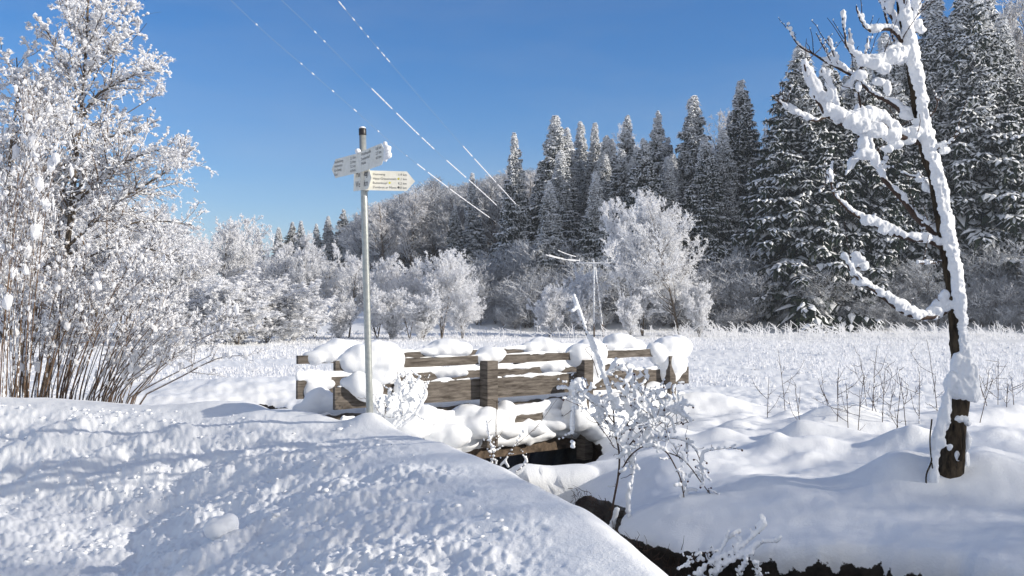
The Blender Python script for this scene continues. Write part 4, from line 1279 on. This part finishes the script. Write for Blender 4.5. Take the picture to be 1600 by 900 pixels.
def left_tree():
    Y0 = 16.0
    b_ = at(60, 610, Y0)
    ft = thing('frosted_tree', 'tall frost covered broadleaf tree towering over the thicket at the left edge', 'tree', (b_[0], b_[1], ground_z(b_[0], b_[1])))
    tr_px = [(66, 625), (80, 560), (92, 480), (104, 395), (112, 320), (120, 240), (128, 160), (134, 80), (138, 0), (142, -70)]
    T1 = resample(np.array([at(a, c, Y0) for a, c in tr_px]), 24)
    T2 = resample(np.array([at(a, c, Y0 + .4) for a, c in [(92, 500), (74, 420), (52, 330), (38, 250), (30, 170), (26, 90)]] ), 24)
    T3 = resample(np.array([at(a, c, Y0 - .3) for a, c in [(40, 620), (34, 520), (26, 420), (14, 300), (20, 200), (34, 120)]] ), 24)
    T4 = resample(np.array([at(a, c, Y0 + .8) for a, c in [(112, 330), (140, 250), (165, 160), (180, 80), (190, 20)]] ), 24)
    T = np.array([T1, T2, T3, T4]); RT = np.array([np.linspace(.075, .012, 24), np.linspace(.05, .01, 24), np.linspace(.06, .012, 24), np.linspace(.035, .008, 24)])
    g = Geo(); tubes(g, T, RT, 8)
    # long limbs reaching right, read from the picture
    limb_px = [[(106, 385), (150, 345), (190, 310), (225, 290), (270, 262), (296, 240)], [(104, 400), (150, 370), (200, 350), (250, 345), (300, 352)], [(112, 320), (150, 290), (185, 260), (225, 240), (262, 232)],
               [(100, 430), (140, 400), (190, 385), (240, 390), (280, 410)], [(116, 270), (145, 235), (180, 210), (215, 205), (240, 190)], [(125, 190), (150, 150), (185, 130), (225, 110), (238, 105)],
               [(130, 130), (155, 90), (180, 70), (210, 50)], [(96, 470), (130, 440), (180, 430), (230, 450), (268, 490)], [(120, 240), (90, 190), (60, 150), (30, 110)], [(128, 160), (105, 110), (80, 60), (60, 30)], [(134, 90), (120, 40), (100, 0)], [(136, 50), (160, 10), (185, -20)],
               [(112, 320), (80, 270), (50, 240), (15, 220)], [(105, 390), (70, 350), (30, 330), (0, 320)]]
    LP = []
    for i, l in enumerate(limb_px):
        dr = rl.normal() * .9
        LP.append(resample(np.array([at(a, c, Y0 + dr * k / len(l)) for k, (a, c) in enumerate(l)]), 8))
    LP = np.array(LP); LR = np.ones((len(LP), 1)) * np.linspace(.030, .008, 8)[None]
    def len1(pi, t_, pl, p, rng):
        return (1.55 * np.sin(np.clip(t_, .05, 1) ** .8 * 3.0) ** .6 + .25) * (.6 + .5 * rng.random(len(t_)))
    P1, R1 = children(T, RT, rl, 110, .18, 1, len1, (40, 75), 8, .12, .10, (.45, .3))
    tubes(g, LP, LR, 6); tubes(g, P1, R1, 5)
    g.build('trunk', M['bark'], ft, True)
    L1 = np.concatenate([LP, LP, P1]); LR1 = np.concatenate([LR, LR, R1])
    P2, R2 = children(L1, LR1, rl, 1050, .1, 1, .42, (30, 70), 5, .10, .16, (.7, .4))
    P3, R3 = children(P2, R2, rl, 6300, .05, 1, .55, (30, 70), 4, .05, .22, (.8, .5))
    g = Geo(); tubes(g, P2, np.maximum(R2, .006), 4); tubes(g, P3, np.maximum(R3, .0035), 3)
    g.build('crown', M['twig_half'], ft)
    g = Geo()
    pos, Tn = along(P3, 9, rl); flakes(g, pos, Tn, rl, .048, .022)
    pos, Tn = along(P3, 2, rl, .2); kk = rl.random(len(pos)) < .75
    lumps(g, pos[kk] + [0, 0, .012], .012 + .026 * rl.random(kk.sum()) ** 1.6, rl, 'oct', .35, .9)
    pos, Tn = along(P2, 7, rl); lumps(g, pos + [0, 0, .018], .016 + .032 * rl.random(len(pos)) ** 2, rl, 'oct', .35, .8)
    pos, Tn = along(P1, 10, rl); lumps(g, pos + [0, 0, .02], .02 + .035 * rl.random(len(pos)) ** 2, rl, 'ico', .3, .8)
    pos, Tn = along(LP, 46, rl); lumps(g, pos + [0, 0, .028], .026 + .05 * rl.random(len(pos)) ** 2, rl, 'ico', .3, .7)
    g.build('snow', M['frost'], ft)
    return ft


left_tree()


def willow(label, specs, base, Y0, seed, snow_r=.03, nsub=2.5, name='willow_shrub', thin=1.0):
    "multi stemmed shrub: specs = list of pixel polylines"
    r_ = np.random.default_rng(seed)
    ft = thing(name, label, 'shrub', base)
    PP = []
    for l in specs:
        dr = r_.normal() * .5
        PP.append(resample(np.array([at(a, c, Y0 + dr * (.3 + k / len(l))) for k, (a, c) in enumerate(l)]), 12))
    PP = np.array(PP); n = len(PP); RP = (np.linspace(.013, .004, 12)[None] * (.6 + .7 * r_.random((n, 1)))) * thin
    PP[:, 0, 2] -= .2
    g = Geo(); tubes(g, PP, RP, 5)
    P2, R2 = children(PP, RP, r_, int(n * nsub * 2), .35, 1, .32, (15, 45), 5, .10, .12, (.6, .4))
    P3, R3 = children(P2, R2, r_, int(n * nsub * 9), .1, 1, .5, (20, 60), 4, .02, .2, (.8, .5))
    tubes(g, P2, np.maximum(R2, .003), 4)
    g.build('stems', M['twig'], ft, True)
    g = Geo(); tubes(g, P3, np.maximum(R3, .0028), 3); g.build('twigs', M['twig'], ft)
    g = Geo()
    pos, Tn = along(P3, 3, r_); flakes(g, pos, Tn, r_, .05, .022)
    kk = r_.random(len(pos)) < .35
    lumps(g, pos[kk] + [0, 0, .012], .010 + .024 * r_.random(kk.sum()) ** 2, r_, 'oct', .35)
    pos, Tn = along(P2, 3, r_); kk = r_.random(len(pos)) < .6
    lumps(g, pos[kk] + [0, 0, .02], np.stack([.012 + snow_r * r_.random(kk.sum()) ** 2] * 2 + [.02 + 1.8 * snow_r * r_.random(kk.sum()) ** 2], 1), r_, 'ico', .3)
    pos, Tn = along(PP, 8, r_, .25); kk = r_.random(len(pos)) < .5
    rr_ = .014 + 1.5 * snow_r * r_.random(kk.sum()) ** 2.2
    lumps(g, pos[kk] + [0, 0, .02], np.stack([rr_, rr_, rr_ * 1.9], 1), r_, 'ico', .25)
    g.build('snow', M['frost'], ft)
    return ft


rw2 = np.random.default_rng(17)
specs = []
for k in range(84):
    u0 = 15 + 190 * rw2.random(); f = (u0 - 15) / 190
    lean = (f * 95 + rw2.normal() * 32) + 15; hgt = 110 + 150 * rw2.random()
    if f > .6 and rw2.random() < .6: hgt *= .62; lean *= 1.15
    specs.append([(u0, 632), (u0 + lean * .30, 632 - hgt * .38), (u0 + lean * .70, 632 - hgt * .75), (u0 + lean * 1.15, 632 - hgt)])
for s_ in ([(210, 625), (280, 590), (340, 560), (390, 555)], [(150, 628), (220, 580), (270, 540), (300, 500)], [(190, 628), (240, 600), (300, 570), (330, 555)], [(170, 628), (215, 560), (245, 500), (262, 450)], [(200, 630), (240, 590), (270, 530)][:3] + [(300, 505)]):
    specs.append(s_)
willow('dense thicket of brown arching shoots with snow tufts below the big frosted tree', specs, (*at(110, 625, 14)[:2], .1), 14.0, 5)
specs = []
for k in range(22):
    u0 = -70 + 120 * rw2.random(); hgt = 330 + 200 * rw2.random(); lean = 20 + 70 * rw2.random()
    hgt = min(hgt, 480); specs.append([(u0, 640), (u0 + lean * .2, 640 - hgt * .4), (u0 + lean * .6, 640 - hgt * .8), (u0 + lean * 1.1, 640 - hgt)])
willow('tall shrub with heavy snow clumps cut off by the left edge', specs, (*at(-10, 625, 13)[:2], .1), 13.0, 6, .040, 4.2, thin=.6)

# ------------------------------------------------------------------ frosted trees in the middle distance
protos_w = [hoar_tree(101, 10, 3.6, trunks=2, n1=60, n2=620, n3=3800), hoar_tree(102, 10, 3.0, n1=46), hoar_tree(103, 8, 3.4, trunks=3, n1=60, n2=520, n3=3200, base=.04), hoar_tree(104, 9, 3.8, n1=50, up=.12, lump=.09), hoar_tree(105, 8, 3.2, trunks=2, n1=52, up=.3, n2=460, n3=2900, base=.05)]
protos_h = [10, 10, 8, 9, 8]
proto_s = [hoar_tree(111, 3, 1.7, trunks=5, n1=70, n2=380, n3=1700, flake=(.11, .045), base=.02, up=.35, mats=('bark', 'frost')), hoar_tree(112, 3, 2.2, trunks=6, n1=70, n2=380, n3=1700, flake=(.12, .05), base=.02, up=.15, mats=('bark', 'frost'), lump=.10, nf=13)]
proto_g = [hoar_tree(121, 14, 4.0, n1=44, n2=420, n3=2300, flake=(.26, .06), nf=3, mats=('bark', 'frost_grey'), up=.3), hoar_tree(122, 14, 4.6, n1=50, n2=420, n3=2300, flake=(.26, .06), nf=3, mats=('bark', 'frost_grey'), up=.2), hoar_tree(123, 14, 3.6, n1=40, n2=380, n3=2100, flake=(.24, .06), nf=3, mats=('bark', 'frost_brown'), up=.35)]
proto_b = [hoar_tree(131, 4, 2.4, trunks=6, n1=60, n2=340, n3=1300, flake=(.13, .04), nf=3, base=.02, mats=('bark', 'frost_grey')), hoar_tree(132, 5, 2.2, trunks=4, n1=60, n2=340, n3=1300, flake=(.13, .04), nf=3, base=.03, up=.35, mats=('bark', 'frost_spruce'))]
proto_sp = [spruce(201, 22, 3.4, 1.0, 1.1), spruce(202, 22, 3.2, 1.1, 1.45), spruce(203, 22, 4.1, 1.15, .90), spruce(204, 22, 3.0, 1.0, 1.45), spruce(205, 22, 3.5, 1.0, .75)]
proto_o = [hoar_tree(141, 8, 2.6, n1=34, n2=170, n3=620, nf=3, flake=(.09, .04)), hoar_tree(142, 8, 2.2, trunks=2, n1=36, n2=170, n3=560, nf=3, flake=(.09, .04))]
ALLP = proto_o + protos_w + proto_s + proto_g + proto_b + proto_sp
rp = np.random.default_rng(7)
FOOT = {id(p): None for p in ALLP}


def plant_px(pr, H0, name, u, vt, Y0, label, cat, group=None, wf=1.0):
    x = (u - 800) / F * Y0; zg = ground_z(x, Y0) - .1
    zt = at(u, vt, Y0)[2]
    s = (zt - zg) / H0
    if name == 'spruce' and Y0 < 115: wf *= rp.uniform(1.12, 1.45)
    o = copy_thing(pr, (x, Y0, zg), rp.random() * 6.28, (s * wf, s * wf, s), label, cat, group)
    o.name = name
    return o


GW = 'white frosted trees along the far side of the field'
for (k, u, vt, Y0, wf, lb) in (
        (0, 1062, 306, 65, 1.0, 'tallest bright white frosted tree, standing before the dark spruces in mid field'),
        (4, 1004, 322, 66, .68, 'white frosted tree leaning against the left of the tallest white field tree'),
        (1, 340, 352, 62, .9, 'pale frosted tree just right of the big left hand tree'),
        (3, 382, 352, 64, .8, 'loose frosted tree next right of the palest one near the big left tree'),
        (1, 322, 372, 58, .9, 'low frosted tree half hidden behind the hanging boughs of the big left tree'),
        (3, 440, 392, 60, 1.0, 'rounded frosted tree between the signpost and the left trees'),
        (0, 492, 378, 60, .85, 'spreading frosted tree with visible thin trunk left of the signpost'),
        (1, 545, 402, 58, .95, 'frosted tree directly behind the signpost pole on its left'),
        (4, 590, 405, 60, .9, 'frosted tree just right of the signpost pole'),
        (0, 640, 410, 58, .8, 'frosted tree with fine grey twigs right of the pole'),
        (2, 690, 400, 57, 1.0, 'dome shaped bright white frosted tree at the right end of the row'),
        (2, 722, 455, 55, 1.0, 'low white frosted bush tree at the foot of the dome shaped one')):
    plant_px(protos_w[k], protos_h[k], 'frosted_tree', u, vt, Y0, lb, 'tree', GW, wf)
GS = 'frosted bushes at the edge of the field'
for (k, u, vt, Y0, wf, lb) in (
        (0, 858, 457, 64, .95, 'small white frosted bush left of the utility pole'),
        (0, 915, 436, 66, .9, 'tall narrow white frosted bush at the foot of the utility pole'),
        (0, 985, 470, 62, .9, 'low white frosted bush under the left side of the close tree pair'),
        (0, 1092, 452, 64, .8, 'low white frosted bush under the right side of the close tree pair'),
        (1, 330, 470, 50, 1.5, 'brownish snowy bush, leftmost of the low ones before the frosted row'),
        (1, 372, 462, 48, 1.6, 'brownish snowy bush in the middle of the low ones before the frosted row'),
        (1, 418, 458, 50, 1.6, 'brownish snowy bush, rightmost of the low ones before the frosted row'),
        (1, 458, 480, 52, 1.3, 'small snowy bush below the rounded frosted tree'),
        (1, 285, 478, 46, 1.4, 'brownish snowy bush behind the outer shoots of the thicket'),
        (0, 530, 478, 55, 1.0, 'small frosted bush left of the pole at the field edge'),
        (0, 612, 462, 55, 1.1, 'small frosted bush right of the pole at the field edge'),
        (0, 660, 470, 54, 1.2, 'frosted bush before the gap left of the dome shaped tree')):
    plant_px(proto_s[k], 3, 'frosted_bush', u, vt, Y0, lb, 'bush', GS, wf)

# ------------------------------------------------------------------ spruces
GSP = 'snowy spruces on the slope'
for (k, u, vt, Y0, wf, lb) in (
        (0, 808, 208, 92, 1.0, 'leftmost tall spruce of the main stand, pointed and dark'),
        (1, 864, 182, 92, 1.15, 'broad heavily snowed spruce, second tall one from the left of the main stand'),
        (3, 888, 200, 95, .9, 'spruce crowding the right side of the broad heavily snowed one'),
        (1, 907, 190, 98, .9, 'slim spruce top right of the broad heavily snowed one'),
        (0, 928, 192, 96, .95, 'pointed spruce left of the gap with pale broadleaf tops'),
        (2, 948, 212, 93, .9, 'dark spruce with lower top left of the one before the pale crowns'),
        (0, 976, 182, 94, 1.0, 'spruce standing before the pale frosted crowns on the ridge'),
        (4, 1000, 230, 92, .9, 'dark shorter spruce behind the white tree pair on the left'),
        (0, 1026, 176, 92, 1.0, 'pointed spruce directly above the white tree pair'),
        (2, 1046, 215, 93, .9, 'shorter dark spruce just right of the pointed one above the pair'),
        (1, 1086, 152, 90, 1.1, 'tall snow loaded spruce with blunt top above the right of the pair'),
        (4, 1140, 182, 93, .9, 'dark spruce tucked left of the tallest middle one'),
        (2, 1162, 126, 90, 1.0, 'tallest sharply pointed dark spruce in the middle of the stand'),
        (2, 1254, 72, 80, 1.15, 'huge dark spruce behind the leaning tree branches, left one'),
        (4, 1300, 90, 82, 1.1, 'dark spruce behind the long side branches of the leaning tree'),
        (2, 1345, 82, 82, 1.0, 'dark spruce right of the huge one, its top behind snowy branches'),
        (0, 1395, 50, 84, 1.0, 'tall spruce partly hidden by the leaning tree trunk on its left'),
        (3, 1465, -15, 86, 1.1, 'slim tall spruce just right of the upper leaning trunk'),
        (1, 1525, -40, 84, 1.15, 'tall brightly snowed spruce near the upper right corner'),
        (3, 1548, -25, 88, 1.0, 'snowed spruce right behind the bright one in the upper right corner'),
        (3, 738, 270, 100, .9, 'small bright topped spruce before the grey wood under the wires'),
        (4, 712, 320, 98, .9, 'small dark spruce left of the bright topped one under the wires'),
        (0, 400, 356, 130, 1.5, 'far spruce above the frosted row, leftmost of the distant ones'),
        (1, 433, 355, 132, 1.5, 'far spruce second from the left of the distant ones'),
        (4, 454, 347, 134, 1.5, 'far pointed spruce third from the left of the distant ones'),
        (3, 470, 345, 130, 1.5, 'far slim spruce fourth from the left of the distant ones'),
        (0, 493, 350, 128, 1.5, 'far spruce fifth from the left of the distant ones'),
        (1, 514, 338, 126, 1.5, 'far spruce sixth from the left, snow on its right side'),
        (4, 538, 327, 124, 1.5, 'tallest of the distant spruces left of the pole'),
        (1, 556, 332, 125, .9, 'distant spruce right behind the signpost pole')):
    plant_px(proto_sp[k], 22, 'spruce', u, vt, Y0, lb, 'spruce', GSP, wf)
# depth of the stand behind the named ones
taken = []
cnt = 0
for _ in range(3000):
    if cnt >= 130: break
    Y0 = 84 + 42 * rp.random() ** 1.3; u = rp.uniform(835, 1640)
    x = (u - 800) / F * Y0
    if any((x - a) ** 2 + (Y0 - c) ** 2 < 8 for a, c in taken): continue
    # keep below the skyline of the named trees
    cap = np.interp(u, [830, 900, 1000, 1060, 1110, 1160, 1210, 1250, 1300, 1400, 1480, 1560, 1640], [245, 212, 215, 210, 200, 190, 225, 120, 105, 85, 20, 10, 30])
    vt = cap + rp.uniform(0, 55)
    zt = at(u, vt, Y0)[2]; zg = ground_z(x, Y0)
    if zt - zg < 7: continue
    h = min(zt - zg, 29)
    k = rp.integers(0, 5)
    o = copy_thing(proto_sp[k], (x, Y0, zg - .1), rp.random() * 6.28, (h / 22 * 1.35, h / 22 * 1.35, h / 22), 'dark spruce', 'spruce', 'spruces filling the stand', tilt=rp.normal() * .025)
    o['label'] = 'dark spruce filling the depth of the stand between its front row trees'
    o.name = 'spruce'; taken.append((x, Y0)); cnt += 1
# pale frosted broadleaf crowns on the ridge
GR = 'grey frosted broadleaf trees on the slope'
for (k, u, vt, Y0, lb) in ((2, 985, 192, 118, 'pale frosted crown on the skyline behind the middle spruces'), (2, 1120, 172, 112, 'pale frosted crown between the blunt spruce and the tallest one'), (2, 1190, 198, 112, 'pale frosted crown right of the tallest middle spruce'), (2, 1215, 215, 110, 'pale frosted crown in the gap left of the huge dark spruce'), (2, 790, 262, 122, 'pale frosted crown touching the leftmost tall spruce'), (2, 765, 275, 124, 'pale frosted crown below the end of the wires'),
                           (2, 1590, 10, 92, 'bare frosted tree with pale trunk in the upper right corner'), (0, 1615, -10, 90, 'frosted tree cut off by the right edge'), (2, 1575, 60, 90, 'thin bare frosted tree low in the upper right corner')):
    plant_px(proto_g[k], 14, 'frosted_tree', u, vt, Y0, lb, 'tree', GR)
cnt = 0; taken = []
for _ in range(3000):
    if cnt >= 190: break
    Y0 = rp.uniform(112, 190); u = rp.uniform(560, 860)
    x = (u - 800) / F * Y0
    if any((x - a) ** 2 + (Y0 - c) ** 2 < 9 for a, c in taken): continue
    cap = np.interp(u, [560, 600, 640, 680, 720, 790, 860], [345, 315, 300, 282, 292, 275, 260])
    zg = ground_z(x, Y0); h = rp.uniform(9, 14)
    vtop = 488 - (zg + h - CAMZ) / Y0 * F
    if vtop < cap: h = (488 - cap) / F * Y0 + CAMZ - zg
    if h < 5: continue
    k = rp.integers(0, 3)
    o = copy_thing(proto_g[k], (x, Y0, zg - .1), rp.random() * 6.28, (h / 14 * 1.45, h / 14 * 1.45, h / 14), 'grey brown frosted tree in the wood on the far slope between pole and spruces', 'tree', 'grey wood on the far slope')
    o.name = 'frosted_tree'; taken.append((x, Y0)); cnt += 1
# undergrowth along the foot of the stand
for i in range(230):
    u = rp.uniform(715, 1690); Y0 = 80; x = (u - 800) / F * Y0; Y0 = float(forest_edge(x)) + (rp.uniform(-1, 12) if i % 3 else rp.uniform(-2, 1))
    x = (u - 800) / F * Y0; zg = ground_z(x, Y0); h = rp.uniform(2.2, 5.5) if i % 3 else rp.uniform(1.4, 2.6)
    k = int(rp.integers(0, 2))
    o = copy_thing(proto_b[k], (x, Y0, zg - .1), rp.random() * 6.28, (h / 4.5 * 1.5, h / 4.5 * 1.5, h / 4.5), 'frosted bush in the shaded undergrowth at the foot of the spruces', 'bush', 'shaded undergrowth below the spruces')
    o.name = 'frosted_bush'
# unseen spruces added on the right hill shoulder to shade the stand's foot
for i in range(60):
    x = rp.uniform(72, 135); y = (63 - .32 * (x - 80)) + rp.uniform(0, 42)
    zg = ground_z(x, y); h = rp.uniform(18, 25)
    o = copy_thing(proto_sp[int(rp.integers(0, 5))], (x, y, zg - .1), rp.random() * 6.28, (h / 22 * 1.2, h / 22 * 1.2, h / 22), 'unseen spruce added on the hill shoulder to shade the foot of the stand', 'spruce', 'spruces added on the hill shoulder for shade')
    o.name = 'spruce'
# white trees behind the left thicket and far back along the left of the field
for i in range(34):
    u = rp.uniform(-160, 330); Y0 = rp.uniform(48, 80)
    x = (u - 800) / F * Y0; zg = ground_z(x, Y0); k = int(rp.integers(0, 5)); h = rp.uniform(6, 10.5) if u < 250 else rp.uniform(5, 7)
    o = copy_thing(protos_w[k], (x, Y0, zg - .1), rp.random() * 6.28, h / protos_h[k], 'white frosted tree seen through the twigs behind the left thicket', 'tree', 'white trees behind the left thicket')
    o.name = 'frosted_tree'

for (k, x, y, h, wf) in ((0, 40, -6.5, 18.6, 1.0), (1, 43, -9, 19.5, 1.1), (1, 39, -11.5, 18.5, 1.1), (0, 47, -8.5, 19.5, 1.1), (1, 45, -13, 20, 1.1), (0, 11.4, 3.3, 4.4, 1.0), (0, 14.0, 3.0, 5.2, .9)):  # unseen trees, added so that their shadows fall on the banks
    o = copy_thing(proto_o[k], (x, y, ground_z(x, y) - .05), rp.random() * 6.28, (h / 8 * wf, h / 8 * wf, h / 8), 'unseen frosted tree added beyond the right edge to shade the banks', 'tree', 'frosted trees added beyond the right edge for shade')
    o.name = 'frosted_tree'
for p in ALLP:
    for c in list(p.children): bpy.data.objects.remove(c)
    bpy.data.objects.remove(p)

# ------------------------------------------------------------------ haze
g = Geo()
hx, hy, z0_, z1_ = 2700, 2700, -40, 110
g.add([(-hx, -hy, z0_), (hx, -hy, z0_), (hx, hy, z0_), (-hx, hy, z0_), (-hx, -hy, z1_), (hx, -hy, z1_), (hx, hy, z1_), (-hx, hy, z1_)],
      [(0, 3, 2, 1), (4, 5, 6, 7), (0, 1, 5, 4), (1, 2, 6, 5), (2, 3, 7, 6), (3, 0, 4, 7)])
hm = bpy.data.materials.new('haze'); hm.use_nodes = True; ht = hm.node_tree
ht.nodes.remove(ht.nodes['Principled BSDF'])
pv = ht.nodes.new('ShaderNodeVolumePrincipled'); pv.inputs['Color'].default_value = (0.80, 0.88, 1.0, 1); pv.inputs['Density'].default_value = HAZE; pv.inputs['Anisotropy'].default_value = 0.0
ht.links.new(pv.outputs[0], ht.nodes['Material Output'].inputs['Volume'])
tag(g.build('haze', hm), 'thin cold haze in the valley air', kind='stuff')

# ------------------------------------------------------------------ power line
PY = 63.5
px0 = at(928, 411, PY); zg = ground_z(px0[0], PY)
UP = thing('utility_pole', 'wooden utility pole with frosted crossarm standing among the white bushes', 'utility pole', (px0[0], PY, zg))
g = Geo()
tubes(g, np.linspace((px0[0], PY, zg - .3), (px0[0], PY, px0[2] + .25), 5), np.linspace(.06, .05, 5), 10, cap=True)
tubes(g, np.linspace((px0[0] + .75, PY + .3, zg - .3), (px0[0] + .08, PY, px0[2] - .1), 5), np.linspace(.055, .045, 5), 10, cap=True)
g.build('pole', M['twig_half'], UP, True)
g = Geo()
tubes(g, np.linspace((px0[0] - 1.25, PY - .12, px0[2]), (px0[0] + 1.15, PY - .12, px0[2]), 4), np.full(4, .055), 6, cap=True)
arm = g.build('crossarm', M['frost'], UP)
for dx in (-1.05, -.05, .95):
    g = Geo(); tubes(g, np.linspace((px0[0] + dx, PY - .12, px0[2] + .05), (px0[0] + dx, PY - .12, px0[2] + .32), 4), np.array([.03, .06, .045, .06]), 8, cap=True)
    g.build('insulator', M['frost'], UP, True)
WIRES = [
    ([(250, -180, 9.5), (445, 5, 13.2), (488, 46, 14.4), (580, 138, 17.8), (677, 232, 22.8), (775, 320, 32), (853, 396, 48), (926, 410, 63.4)],
     [(488, 492), (503, 506), (579, 612), (618, 655), (658, 678), (697, 728), (732, 776), (858, 880), (888, 906)], 'power wire of the middle, its frost broken into dashes'),
    ([(250, -110, 10.8), (398, 36, 13.4), (486, 113, 15.8), (553, 171, 18.2), (650, 255, 23.5), (765, 340, 35), (850, 397, 50), (912, 410, 63.4)],
     [(396, 399), (467, 470), (485, 489), (517, 520), (551, 556), (589, 591), (634, 636), (651, 664), (668, 700), (703, 765), (853, 875), (876, 900)], 'power wire on the left with mostly bare upper length'),
    ([(400, -150, 9.5), (527, 0, 13.0), (607, 95, 16.2), (723, 228, 24.5), (805, 318, 37), (870, 390, 50), (941, 410, 63.4)],
     [(526, 538), (548, 553), (560, 564), (572, 574), (587, 590), (594, 600), (602, 608), (723, 738), (741, 775), (778, 806), (872, 900)], 'power wire on the right with its frost in long dashes')]
for pts, segs, lb in WIRES:
    P = resample([at(*p) for p in pts], 400)
    us = 800 + P[:, 0] / P[:, 1] * F
    wt = thing('power_wire', lb, 'power line', tuple(P[-1]), 'frosted power wires')
    g = Geo(); tubes(g, P, .0026 + .00003 * P[:, 1], 4); g.build('wire', M['wire'], wt)
    gsn = Geo(); rr_ = np.random.default_rng(3)
    for a, c in segs:
        j = np.where((us >= a) & (us <= c))[0]
        if len(j) < 1: continue
        i0, i1 = max(j[0] - 1, 0), min(j[-1] + 1, 399)
        nn_ = max(6, int(np.linalg.norm(P[i1] - P[i0]) / .05))
        tt = np.linspace(0, 1, nn_)
        uu = a + (c - a) * tt
        Q = np.stack([np.interp(uu, us[:395], P[:395, k]) for k in range(3)], 1)
        rad = (.006 + .00036 * Q[:, 1]) * (.75 + .5 * rr_.random(nn_))
        rad[rr_.random(nn_) < .08] *= .3; rad[[0, -1]] *= .3
        tubes(gsn, Q + [0, 0, .004], rad, 6)
    gsn.build('frost', M['frost'], wt)
